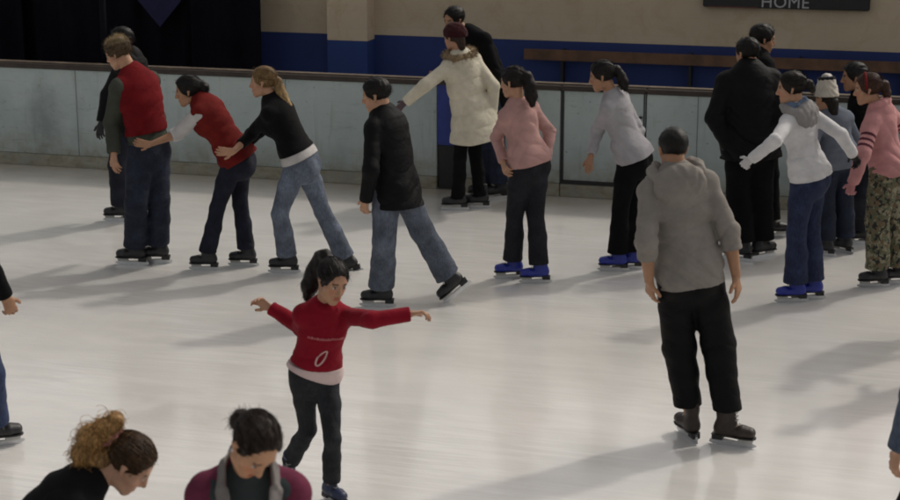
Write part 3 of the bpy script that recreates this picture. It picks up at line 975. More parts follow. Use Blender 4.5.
# black jacket man, striding
P.append(dict(name='strider', seed=4.2, sex='m', h=1.74, skin=SKIN1, haircol=DARKHAIR,
    pelvis=(393, 181, 0), neck=(384, 114, .02), head=(376, 95, 0), hip=150, chest=148, face=(172, -14), bow=.02,
    armL=(371, 163, 366, 199, -.06), armR=(410, 155, 396, 188, .12), legL=('g', 383, 307, 176, 386, 250), legR=('a', 450, 277, .12, 185, -40, 413, 243),
    boot='black', curl=.6,
    tops=[dict(n='jacket', m='shell', col=(.0055, .0055, .0063), infl=.024, hem=.36, flare=.09, hemz=.9, slv=(.064, .056, .048), end=2.05, fold=.007, collar=.026, waist=.16)],
    pants=dict(m='denim', col=(.085, .10, .13), r=(.098, .086, .096), waist=.0, drop=-.02, fade=.5, fold=0.0112, infl=.018),
    hair=dict(col=DARKHAIR, g=.011, tuft=.002, fuzz=420, nape=-.08), label='striding man in black jacket and blue jeans with one skate lifted behind'))
# woman in the cream coat
P.append(dict(name='creamcoat', seed=5.1, sex='f', h=1.70, skin=SKIN1, haircol=(.03, .018, .012),
    pelvis=(471, 110, 0), neck=(460, 56, .0), head=(454, 37, .0), hip=125, chest=118, face=(140, -8),
    armL=(424, 86, 406, 102, -.12), armR=(494, 88, 492, 112, -.05), legL=('g', 459, 210, 180, 461, 162), legR=('g', 481, 208, 176, 477, 162),
    boot='black', gloveL=(.10, .06, .07), gloveR=(.02, .015, .016), curl=.5,
    tops=[dict(n='coat', m='shell', col=(.64, .59, .47), infl=.036, hem=.56, slv=(.068, .060, .052), end=2.0, fold=.0035, quilt=.15, puff=.011, flare=.17, waist=.15)],
    pants=dict(m='cloth', col=BLK, r=(.078, .060, .066), drop=.02),
    hair=dict(col=(.03, .017, .012), g=.012, tuft=.002, nape=-.07, fuzz=0, back=[((0, -.07, -.03), (0, -.085, -.10), .05, .035)]),
    extra=['beanie', 'fur'], label='woman in long cream coat with fur hood reaching out a gloved hand'))
# man behind the cream coat
P.append(dict(name='behindcoat', seed=5.9, sex='m', h=1.82, skin=SKIN2, haircol=DARKHAIR,
    pelvis=(489, 95, 0), neck=(468, 34, -.05), head=(454, 20, -.05), hip=-130, chest=-128, face=(-140, -14), bow=.05,
    armR=(452, 72, 436, 75, -.12), armL=(499, 75, 492, 100, -.1), legL=('g', 500, 199, -150, 497, 150), legR=('g', 484, 197, -150, 482, 150),
    boot='black', curl=.5,
    tops=[dict(n='jacket', m='cloth', col=(.0055, .0055, .0063), infl=.026, hem=.2, slv=(.068, .058, .047), end=2, collar=.022, waist=.17)],
    pants=dict(m='denim', col=(.025, .032, .06), r=(.10, .08, .085), drop=-.02),
    hair=dict(col=DARKHAIR, g=.011, tuft=.002, fuzz=420), label='tall dark-haired man facing us behind woman in cream coat'))
# pink sweater
P.append(dict(name='pink', seed=6.3, sex='f', h=1.64, skin=SKIN1, haircol=DARKHAIR,
    pelvis=(529, 162, 0), neck=(517, 103, .0), head=(513, 82, 0), hip=128, chest=125, face=(150, -8),
    armL=(497, 135, 503, 161, .04), armR=(550, 133, 546, 160, .0), legL=('g', 514, 278, 188, 517, 222), legR=('g', 540, 283, 184, 531, 222),
    boot='blue', curl=.6, nohandR=True,
    tops=[dict(n='sweater', m='knit', col=(.46, .27, .25), infl=.014, hem=.02, slv=(.054, .046, .040), end=2.02, fold=0.0098, rib=.004)],
    pants=dict(m='denim', col=(.013, .014, .019), r=(.095, .070, .085), drop=-.02),
    hair=dict(col=(.008, .0055, .005), g=.012, tuft=.0015, strands=70, tie=(0, -.115, .04), chain=[(0, -.10, .04, .03), (0, -.135, .035, .04), (0, -.15, -.04, .052), (0, -.15, -.12, .050), (0, -.15, -.19, .024)]),
    label='woman in pink sweater and blue skates with hand in back pocket'))
# gray top
P.append(dict(name='grey', seed=7.4, sex='f', h=1.64, skin=SKIN2, haircol=DARKHAIR,
    pelvis=(632, 156, 0), neck=(612, 95, .0), head=(602, 76, 0), hip=150, chest=145, face=(172, -14),
    armL=(597, 130, 591, 156, .05), armR=(636, 128, 632, 150, .12), legL=('g', 618, 271, 178, 617, 216), legR=('g', 632, 269, 176, 634, 216),
    boot='blue', curl=.4,
    tops=[dict(n='top', m='knit', col=(.36, .35, .37), infl=.014, hem=.04, slv=(.056, .048, .040), end=1.95, fold=0.0112)],
    pants=dict(m='cloth', col=(.0055, .0055, .0063), r=(.095, .07, .088), drop=-.02),
    hair=dict(col=(.007, .0055, .005), g=.012, tuft=.0015, strands=70, tie=(0, -.11, .035), chain=[(0, -.095, .04, .028), (0, -.13, .025, .034), (0, -.148, -.03, .040), (0, -.158, -.09, .044), (0, -.165, -.15, .020)]),
    label='woman in light grey long-sleeved top and blue skates with arm hanging forward'))
# grey hoodie man
P.append(dict(name='hoodie', seed=8.2, sex='m', h=1.76, broad=1.0, skin=SKIN2, haircol=DARKHAIR,
    pelvis=(689, 272, 0), neck=(676, 172, .03), head=(673, 149, .04), hip=92, chest=92, face=(100, -10),
    armL=(646, 238, 649, 280, -.10), armR=(741, 236, 736, 275, -.08), legL=('g', 690, 440, 108, 678, 364), legR=('g', 726, 445, -24, 724, 366),
    boot='brown', curl=.45, pnL=(.8, .5, 0), pnR=(-.8, .5, 0), vox=.004,
    tops=[dict(n='hoodie', m='knit', col=(.235, .215, .195), infl=.014, hem=.12, ex=.010, slv=(.060, .056, .050), end=1.42, fold=.011, rib=.008, waist=.142, vox=.005)],
    pants=dict(m='shell', col=(.0055, .0055, .0063), r=(.101, .094, .072), drop=-.07, fold=.013, infl=.008, waist=.0, vox=.005),
    hair=dict(col=(.006, .005, .0045), g=.006, tuft=.001, fuzz=900, fuzzlen=.4, flow=(0,-.4,-.8), nape=-.05),
    extra=['greyhood'], hoodcol=(.235, .215, .195), hoodsc=1.12, label='man in grey hoodie with pushed-up sleeves and baggy black trousers seen from behind'))
# big black jacket
P.append(dict(name='bigjacket', seed=9.3, sex='m', h=1.77, broad=1.12, skin=SKIN1, haircol=DARKHAIR,
    pelvis=(750, 141, 0), neck=(749, 71, .03), head=(747, 53, .04), hip=92, chest=94, face=(125, -8),
    armL=(715, 122, 729, 145, -.1), armR=(781, 120, 769, 145, -.1), legL=('g', 742, 261, 150, 741, 205), legR=('g', 759, 258, 30, 759, 205),
    boot='black', nohandL=True, nohandR=True,
    tops=[dict(n='jacket', m='shell', col=(.0055, .0055, .0063), infl=.045, hem=.24, slv=(.083, .075, .062), end=2.05, fold=0.0126, collar=.028, waist=.195)],
    pants=dict(m='cloth', col=(.0055, .0055, .0063), r=(.115, .10, .11), drop=-.02, infl=.02),
    hair=dict(col=DARKHAIR, g=.011, tuft=.002, fuzz=420, nape=-.075), label='broad man in black jacket seen from behind with hands in pockets'))
# taller man behind
P.append(dict(name='behindjacket', seed=9.9, sex='m', h=1.80, skin=SKIN2, haircol=DARKHAIR,
    pelvis=(757, 124, 0), neck=(756, 55, .03), head=(763, 39, 0), hip=20, chest=20, face=(5, -10),
    armL=(735, 95, 737, 125, .1), armR=(770, 100, 768, 125, -.1), legL=('g', 752, 237, 5, 753, 185), legR=('g', 768, 237, 0, 769, 185),
    boot='black', curl=.5,
    tops=[dict(n='jacket', m='cloth', col=(.0055, .0055, .0063), infl=.03, hem=.2, slv=(.07, .06, .05), end=2, collar=.024, waist=.17)],
    pants=dict(m='cloth', col=(.0055, .0055, .0063), r=(.105, .085, .09), drop=-.02),
    hair=dict(col=DARKHAIR, g=.013, tuft=.002, fuzz=420), label='dark-haired man in profile behind broad man in black jacket'))
# white hooded jacket
P.append(dict(name='whitehood', seed=10.4, sex='f', h=1.66, skin=SKIN1, haircol=(.02, .014, .01),
    pelvis=(808, 175, 0), neck=(797, 108, .0), head=(791, 88, 0), hip=140, chest=132, face=(172, -8),
    armL=(770, 146, 752, 159, -.15), armR=(842, 136, 853, 154, -.06), legL=('g', 796, 302, 186, 800, 244), legR=('g', 813, 299, 182, 815, 242),
    boot='blue', gloveL=(.50, .49, .49), gloveR=BLK, curl=1.0,
    tops=[dict(n='jacket', m='shell', col=(.62, .61, .62), infl=.016, hem=.03, slv=(.056, .048, .042), end=2.02, fold=0.0084, quilt=.085, puff=.005)],
    pants=dict(m='denim', col=(.020, .028, .065), r=(.095, .075, .098), drop=-.02),
    hair=dict(col=(.010, .007, .005), g=.014, tuft=.0015, strands=70, tie=(0, -.115, .02), chain=[(0, -.10, .02, .026), (0, -.135, .015, .034), (0, -.15, -.02, .030), (0, -.155, -.05, .012)]),
    extra=['scarf', 'greyhood'], label='woman in white jacket with grey hood and blue skates, arms held out'))
# child in white hat
P.append(dict(name='whitehat', seed=11.2, sex='f', h=1.50, skin=SKIN1, haircol=(.02, .013, .01),
    pelvis=(837, 154, 0), neck=(832, 113, .02), head=(826, 99, .02), hip=100, chest=100, face=(120, -8),
    armL=(812, 140, 813, 165, -.05), armR=(856, 140, 858, 162, -.02), legL=('g', 826, 256, 160, 828, 208), legR=('g', 845, 253, 130, 846, 208),
    boot='black', curl=.5,
    tops=[dict(n='jacket', m='cloth', col=(.15, .17, .21), infl=.026, hem=.33, slv=(.062, .054, .046), end=2, collar=.022)],
    pants=dict(m='denim', col=(.014, .019, .036), r=(.10, .085, .10), drop=-.02),
    hair=dict(col=(.010, .007, .005), g=.002, tuft=.002, nape=-.08, fuzz=0, back=[((0, -.08, -.03), (0, -.09, -.12), .055, .04)]),
    extra=['whitehat'], label='girl in tall white hat and slate blue jacket seen from behind'))
# pink striped + camo
P.append(dict(name='stripes', seed=12.6, sex='f', h=1.66, broad=1.08, skin=SKIN1, haircol=(.05, .022, .014),
    pelvis=(887, 167, 0), neck=(879, 108, .0), head=(868, 89, 0), hip=150, chest=142, face=(170, -8),
    armL=(864, 150, 853, 183, -.1), armR=(908, 134, 912, 160, .05), legL=('g', 878, 287, 184, 876, 232), legR=('g', 899, 284, 182, 897, 230),
    boot='black', curl=1.0, gloveL=(.46, .20, .21),
    tops=[dict(n='sweater', m='knit', col=(.52, .25, .25), infl=.020, hem=.10, slv=(.064, .055, .045), end=2.0, fold=0.0098, armstripes=(.085, .022, .035), hood=.72)],
    pants=dict(m='camo', col=(.1, .1, .05), r=(.112, .092, .098), drop=-.02, fold=0.0126, infl=.018),
    hair=dict(col=(.045, .020, .013), g=.012, tuft=.0015, strands=80, tie=(0, -.11, .03), chain=[(0, -.10, .03, .03), (0, -.13, .02, .034), (0, -.14, -.05, .034), (0, -.14, -.11, .014)]),
    extra=['headband'], label='woman in pink sweater with dark arm stripes and camouflage trousers'))
# black hair behind her
P.append(dict(name='behindstripes', seed=13.3, sex='m', h=1.66, skin=SKIN2, haircol=DARKHAIR,
    pelvis=(868, 145, 0), neck=(862, 93, .0), head=(854, 77, 0), hip=170, chest=165, face=(175, -6),
    armL=(856, 120, 856, 145, .0), armR=(885, 120, 885, 145, .05), legL=('g', 862, 244, 180, 862, 195), legR=('g', 878, 242, 176, 878, 195),
    boot='black', curl=.5,
    tops=[dict(n='jacket', m='cloth', col=(.0055, .0055, .0063), infl=.02, hem=.12, slv=(.062, .052, .044), end=2)],
    pants=dict(m='denim', col=(.012, .014, .022), r=(.095, .08, .085), drop=-.02),
    hair=dict(col=(.009, .008, .008), g=.013, tuft=.002, fuzz=420), label='black-haired skater half hidden behind woman in striped pink sweater'))
# girl in red
P.append(dict(name='girl', seed=14.1, sex='f', h=1.36, hs=.90, skin=(.40, .225, .14), haircol=DARKHAIR, vox=.0035, cvox=.0045, hvox=.0035,
    pelvis=(315, 374, 0), neck=(325, 305, -.04), head=(332, 281, -.07), hip=-72, chest=-74, face=(-56, -18, -8),
    armR=(287, 317, 271, 308, .27), armL=(378, 318, 410, 314, -.16), legL=('g', 331, 503, -52, 331, 432), legR=('a', 289, 462, .22, -85, -45, 306, 425),
    boot='navy', curl=.8, pnR=(.3, -.6, -.4), pnL=(0, -.3, -1), hdR=(-.8, .1, .5),
    tops=[dict(n='undershirt', m='knit', col=(.60, .47, .46), infl=.012, ex=.010, hem=.01, top=.15, end=0, fold=.002, hemroll=-.25),
          dict(n='sweatshirt', m='knit', col=(.215, .007, .018), infl=.016, hem=-.10, slv=(.058, .052, .045), end=2.0, fold=0.0098, collar=.02, rib=.004, waist=.098, hemroll=-.25)],
    pants=dict(m='denim', col=(.020, .022, .026), r=(.076, .056, .060), waist=.04, infl=.004, drop=-.04, fold=0.0070),
    hair=dict(col=(.007, .005, .0045), g=.012, tuft=.0015, strands=160, fuzz=330, tie=(0, -.10, .085), 
              chain=[(0, -.085, .085, .03), (0, -.13, .095, .036), (.01, -.175, .05, .046), (.01, -.19, -.04, .055), (.0, -.19, -.14, .052), (0, -.18, -.22, .022)]),
    extra=['print'], label='girl in red sweatshirt balancing with both arms stretched out'))
# blonde bun woman, foreground
P.append(dict(name='bun', seed=15.8, sex='f', h=1.56, hs=.94, skin=(.46, .27, .18), haircol=(.05, .03, .015), vox=.004, cvox=.005, hvox=.003, Y0=6.0,
    pelvis=(-12, 582, 0), neck=(90, 483, .04), head=(129, 463, .03), hip=20, chest=22, face=(-2, -44), bow=.03,
    armR=(80, 610, 130, 640, -.15), armL=(130, 600, 160, 630, .1), legL=('w', -1.45, 6.15, 5), legR=('w', -1.50, 5.9, -5),
    boot='black', curl=.5,
    tops=[dict(n='sweater', m='cloth', col=(.007, .007, .008), infl=.016, hem=.1, slv=(.060, .052, .042), end=2, fold=0.0084)],
    pants=dict(m='denim', col=(.03, .04, .07), r=(.095, .07, .085), drop=-.02),
    hair=dict(col=(.045, .024, .011), g=.006, tuft=.0015, strands=620, fuzz=300, spike=.3, tie=(0, -.125, .03), nape=-.055, 
              chain=[(0, -.10, .03, .032), (0, -.118, .03, .032)], blobs=[(0, -.155, .04, .054), (.012, -.172, -.030, .065), (-.01, -.152, -.092, .058), (.01, -.158, .090, .038), (0, -.124, -.132, .040), (0, -.098, -.085, .050), (0, -.085, -.06, .05)],
              tips=(.30, .17, .062), tipaxis=((0, -1, -.25), .045, .125),
              frizz=[((0, -.155, .04), 300, .11, .055), ((.012, -.172, -.030), 380, .12, .066), ((-.01, -.152, -.092), 300, .11, .059), ((.01, -.158, .090), 130, .08, .039), ((0, -.124, -.132), 120, .09, .041)]),
    extra=['scrunchie'], label='woman with frizzy blonde bun and black top leaning forward at the bottom left'))
# maroon jacket woman, foreground
P.append(dict(name='maroon', seed=16.6, sex='f', h=1.66, hs=.89, broad=1.1, skin=(.46, .25, .145), haircol=DARKHAIR, vox=.0036, cvox=.005, hvox=.003, Y0=5.35,
    pelvis=(250, 700, .05), neck=(248, 470, -.02), head=(254, 445, -.13), hip=-80, chest=-82, face=(-57, -50, -12), bow=.02, shf=.02,
    armR=(190, 610, 222, 690, -.1), armL=(330, 560, 322, 660, -.15), legL=('w', -.52, 5.30, -80), legR=('w', -.70, 5.40, -80),
    boot='black', curl=.5,
    tops=[dict(n='shirt', m='knit', col=(.045, .055, .058), infl=.012, hem=.1, end=0, fold=0.0056),
          dict(n='jacket', m='cloth', col=(.135, .028, .056), infl=.022, hem=.2, slv=(.060, .056, .050), end=2, fold=0.0098, vcut=.062, waist=.15)],
    pants=dict(m='denim', col=(.02, .025, .045), r=(.095, .07, .085), drop=-.02),
    hair=dict(col=(.017, .010, .007), g=.006, tuft=.0025, strands=520, fuzz=420, spike=.25, tie=(0, -.115, -.01), nape=-.065, vol=(.0, 0, .003), facecut=((0, .118, .005), (.083, .092, .104)),
              chain=[(0, -.10, -.02, .03), (0, -.112, -.025, .038), (0, -.114, -.045, .034)]),
    extra=['lapels', 'earring'], label='woman in maroon jacket with grey collar and pulled-back dark hair, looking down'))
# cut off at the left edge
P.append(dict(name='leftedge', seed=17.1, sex='m', h=1.74, skin=SKIN2, haircol=DARKHAIR,
    pelvis=(-38, 300, 0), neck=(-40, 190, 0), head=(-42, 165, 0), hip=35, chest=38, face=(20, -8),
    armR=(-14, 255, 5, 297, -.10), armL=(-70, 255, -75, 295, .1), legR=('g', -6, 447, 25, -10, 378), legL=('g', -48, 440, 20, -50, 370),
    boot='black', curl=.9,
    tops=[dict(n='jacket', m='cloth', col=(.0055, .0055, .0063), infl=.02, hem=.15, slv=(.065, .055, .046), end=2)],
    pants=dict(m='denim', col=(.028, .042, .095), r=(.10, .082, .085), drop=-.02),
    hair=dict(col=DARKHAIR, g=.011, tuft=.002, fuzz=420), label='skater cut off by the left edge, black sleeve and bare hand showing'))
# cut off at the right edge
P.append(dict(name='rightedge', seed=18.5, sex='m', h=1.72, skin=SKIN1, haircol=DARKHAIR, Y0=7.0,
    pelvis=(962, 450, 0), neck=(964, 308, 0), head=(962, 278, 0), hip=100, chest=100, face=(100, -8),
    armL=(914, 400, 899, 449, -.1), armR=(1010, 400, 1015, 445, -.05), legL=('w', 2.10, 7.0, 95), legR=('w', 2.32, 7.05, 85),
    boot='black', curl=.6,
    tops=[dict(n='jacket', m='denim', col=(.075, .10, .15), infl=.02, hem=.12, slv=(.07, .062, .05), end=2.0)],
    pants=dict(m='cloth', col=(.0055, .0055, .0063), r=(.10, .08, .085), drop=-.02),
    hair=dict(col=DARKHAIR, g=.011, tuft=.002, fuzz=420), label='skater cut off by the right edge, only a denim sleeve and hand showing'))

MATS = {'cloth': M_CLOTH, 'knit': M_KNIT, 'shell': M_SHELL, 'denim': M_DENIM, 'camo': M_CAMO}
for S in P:
    J = skeleton(S)
    for k_ in ('hdL', 'hdR', 'pnL', 'pnR', 'bow'):
        if k_ in S: J[k_] = np.array(S[k_], float) if k_ != 'bow' else S[k_]
    S['J'] = J

def extras(S, J):
    out = []; k = J['k']; M, c, s = J['HM'], J['H'], J['hs']
    def L(*p): return c + M @ (np.array(p) * s)
    Mt = np.stack([J['cl'], J['cf'], J['up']], 1)
    def T(*p): return J['N'] + Mt @ (np.array(p) * k)
    hc = S.get('hoodcol', (.27, .255, .25)); hq_ = S.get('hoodsc', 1.0)
    for e in S.get('extra', []):
        if e == 'beanie':
            pr = [(ellip(L(0, -.014, .042), M, np.array([.096, .118, .10]) * s), 0), (cone(L(-.05, -.05, .02), L(.05, -.05, .02), .06 * s, .06 * s), .04)]
            out.append(('beanie', 'knit', make_blob(S, J, pr, .004, (.038, .009, .011), .0015, [(L(0, .05, .012), M @ np.array([0, .12, -1.0]))])))
        if e == 'fur':
            pr = []
            for a0 in range(-6, 6):
                def hp(a): a = a / 6 * 2.75; return T(.125 * math.sin(a), -.10 * math.cos(a) + .0, .012 - .03 * math.cos(a))
                pr.append((cone(hp(a0), hp(a0 + 1), .040 * k, .040 * k), .01))
            out.append(('fur_trim', 'knit', make_blob(S, J, pr, .004, (.27, .20, .125), .003, seed=1, fuzz=900, fl=.035, cen=J['N'])))
            pr = [(ellip(T(0, -.095, -.075), Mt, np.array([.105, .055, .085]) * k), 0)]
            for a0 in range(-4, 4):
                def hq(a): a = a / 4 * 1.5; return T(.11 * math.sin(a), -.12 * math.cos(a) + .02, -.07 - .075 * math.cos(a))
                pr.append((cone(hq(a0), hq(a0 + 1), .026 * k, .026 * k), .015))
            out.append(('hood', 'shell', make_blob(S, J, pr, .005, (.64, .59, .47), .002, freq=40)))
        if e == 'scarf':
            pr = []
            for a0 in range(12):
                def cp(a): a = a / 12 * 2 * math.pi; return T(.068 * math.sin(a), .066 * math.cos(a) + .01, .035 + .012 * math.sin(2 * a))
                pr.append((cone(cp(a0), cp(a0 + 1), .034 * k, .034 * k), .01))
            out.append(('scarf', 'knit', make_blob(S, J, pr, .004, (.15, .20, .29), .003)))
        if e == 'greyhood':
            pr = [(ellip(T(0, -.088, -.062), Mt, np.array([.135, .058, .11]) * k * hq_), 0)]
            for a0 in range(-5, 5):
                def hq(a): a = a / 5 * 2.3; return T(.118 * math.sin(a) * hq_, -.095 * math.cos(a) - .005, .0 - .045 * math.cos(a) + .01)
                pr.append((cone(hq(a0), hq(a0 + 1), .032 * k, .032 * k), .02))
            out.append(('hood', 'knit', make_blob(S, J, pr, .0045, hc, .0025, freq=45)))
        if e == 'whitehat':
            ax = nz(M[:, 2] + M[:, 1] * -.05)
            a_, b_ = L(0, -.012, .035), L(0, -.02, .165)
            pr = [(ecurve(a_, b_, M[:, 0], (.098 * s, .116 * s), (.072 * s, .08 * s), .35), 0)]
            out.append(('hat', 'knit', make_blob(S, J, pr, .004, (.55, .51, .44), .003, [(L(0, .05, .025), -ax)])))
            pr = []
            for a0 in range(10):
                def rp(a): a = a / 10 * 2 * math.pi; return L(.058 * math.sin(a), -.02 + .064 * math.cos(a), .178)
                pr.append((cone(rp(a0), rp(a0 + 1), .016 * s, .016 * s), .01))
            out.append(('hat_band', 'knit', make_blob(S, J, pr, .004, (.02, .02, .025), .001)))
            pr = [(ball(L(0, -.02, .188), .042 * s), 0)]
            out.append(('pompom', 'knit', make_blob(S, J, pr, .004, (.65, .62, .58), .004)))
        if e == 'headband':
            pr = []
            for a0 in range(-6, 6):
                def rp(a): a = a / 6 * 1.7; return L(.092 * math.sin(a), .012 + .0 * a, .03 + .098 * math.cos(a))
                pr.append((cone(rp(a0), rp(a0 + 1), .011 * s, .011 * s), .005))
            out.append(('headband', 'cloth', make_blob(S, J, pr, .004, (.16, .02, .02))))
        if e == 'scrunchie':
            pr = []
            for a0 in range(12):
                def rp(a):
                    a = a / 12 * 2 * math.pi; q = L(.036 * math.sin(a), -.122 + .006 * math.cos(a), .035 + .038 * math.cos(a)); return q
                pr.append((cone(rp(a0), rp(a0 + 1), .0125 * s, .0125 * s), .004))
            out.append(('scrunchie', 'knit', make_blob(S, J, pr, .0028, (.30, .12, .12), .0025, freq=140)))
        if e == 'lapels':
            pr = []
            pts = [(-.085, .125, -.125), (-.100, .085, -.045), (-.094, .02, .010), (-.06, -.045, .030), (0, -.070, .035), (.06, -.045, .030), (.094, .02, .010), (.100, .085, -.045), (.085, .125, -.125)]
            for a, b in zip(pts, pts[1:]):
                pr.append((ecurve(T(*a), T(*b), nz(T(*a) - J['N']), (.013 * k, .056 * k), (.013 * k, .056 * k)), .012))
            out.append(('collar', 'cloth', make_blob(S, J, pr, .0035, (.19, .175, .17), .002, freq=40)))
        if e == 'earring':
            pr = [(ball(L(-.078, -.002, -.030), .0055), 0)]
            out.append(('earring', 'steel', make_blob(S, J, pr, .0015, (.7, .7, .7))))
    return out

def job(S):
    J = S['J']; out = []
    out.append(('body', 'skin', make_body(S, J)))
    for G in S['tops']: out.append((G['n'], G['m'], make_top(S, J, G)))
    out.append(('trousers', S['pants']['m'], make_pants(S, J, S['pants'])))
    out.append(('hair', 'hair', make_hair(S, J, S['hair'])))
    out += extras(S, J)
    return out
with ThreadPoolExecutor(4) as ex:
    RES = list(ex.map(job, P))
MATS.update(skin=M_SKIN, hair=M_HAIR, steel=M_STEEL)
ROOT = {}
for S, res in zip(P, RES):
    J = S['J']; b = J['base']
    root = empty('person', b)
    tag(root, S['label'], 'person', 'people skating on the ice')
    ROOT[S['name']] = root
    objs = {}
    for n, m, (V, Q, C) in res:
        objs[n] = link(n, mesh_np(n, V, Q, C, MATS[m], b), root)
    for s in 'LR':
        o = link('skate', SK[0][S['boot']], root)
        Fm = J['F' + s]
        mw = Matrix([[*(Fm[i] * J['k'] * np.array([1, .93, 1])), J['A' + s][i] - b[i]] for i in range(3)] + [[0, 0, 0, 1]])
        o.matrix_local = mw
        for n, me in (('sole', SK[1]), ('blade_holder', SK[2]), ('blade', SK[3]), ('laces', SK[4])):
            link(n, me, o)
    if 'print' in S.get('extra', []):
        sw = objs['sweatshirt']; me = sw.data
        bv = BVHTree.FromPolygons([v.co[:] for v in me.vertices], [p.vertices[:] for p in me.polygons])
        k = J['k']
        def onto(u, t):
            p = spine(J, t) + J['cl'] * u + J['cf'] * .5 - b
            hit = bv.ray_cast(Vector(p), Vector(-J['cf']))
            return (hit[0] + hit[1] * .0035) if hit[0] is not None else None
        def ribbon(name, path, w, mat, closed=False):
            mb = MB(); n = len(path)
            pts = [onto(*q) for q in path]
            prs = []
            for j in range(n):
                a = path[(j - 1) % n] if closed or j else path[j]; c_ = path[(j + 1) % n] if closed or j < n - 1 else path[j]
                d = np.array([c_[0] - a[0], (c_[1] - a[1]) * .4]); d = d / (np.linalg.norm(d) + 1e-9)
                nn = (-d[1] * w, d[0] * w / .4)
                A, B = onto(path[j][0] + nn[0], path[j][1] + nn[1]), onto(path[j][0] - nn[0], path[j][1] - nn[1])
                prs.append((A, B))
            vs = [(mb.bm.verts.new(A), mb.bm.verts.new(B)) if A is not None and B is not None else None for A, B in prs]
            for j in range(n if closed else n - 1):
                p, q = vs[j], vs[(j + 1) % n]
                if p and q: mb.bm.faces.new((p[0], p[1], q[1], q[0]))
            return mb
        M_PRINT = mat_plain('printed_ink', (.55, .32, .32), .8, bumps=0)
        M_PRINT2 = mat_plain('faded_ink', (.42, .12, .13), .8, bumps=0)
        # oval outline low on the front
        an = 1.05
        oval = []
        for j in range(28):
            a = 2 * math.pi * j / 28; r1, r2 = .046, .017
            x_, y_ = r1 * math.cos(a), r2 * math.sin(a)
            oval.append((-.005 + x_ * math.cos(an) - y_ * math.sin(an), .345 + (x_ * math.sin(an) + y_ * math.cos(an)) / .4))
        ribbon('oval', oval, .0045, M_PRINT, True).build('printed_emblem', M_PRINT, root)
        # one thin line of tiny lettering over the chest
        mb = MB(); rng = random.Random(4)
        u = -.088
        while u < .10:
            w = rng.uniform(.004, .008)
            if rng.random() < .86:
                h1, h0 = .635 + rng.uniform(.0, .012), .612
                q = [onto(u, h0), onto(u + w, h0), onto(u + w, h1), onto(u, h1)]
                if all(v is not None for v in q): mb.bm.faces.new([mb.bm.verts.new(v) for v in q])
            u += w + .0035
        mb.build('printed_line', M_PRINT2, root)
# ------------------------------------------------------------------ setting
BO = np.array([-1.545, 17.18, 0.0])
BU = nz([.9606, -.278, 0]); BN = np.array([-BU[1], BU[0], 0]) * 1.0     # along the boards (to the right), away from us
BMAT = Matrix([[BU[0], BN[0], 0, BO[0]], [BU[1], BN[1], 0, BO[1]], [0, 0, 1, 0], [0, 0, 0, 1]])
def hitplane(px, py, off):
    d = ray(px, py); o = BO + BN * off
    t = ((o - CAM) @ BN) / (d @ BN)
    p = CAM + d * t
    return (p - BO) @ BU, p[2]
def U(px, off=0.0, py=130): return hitplane(px, py, off)[0]

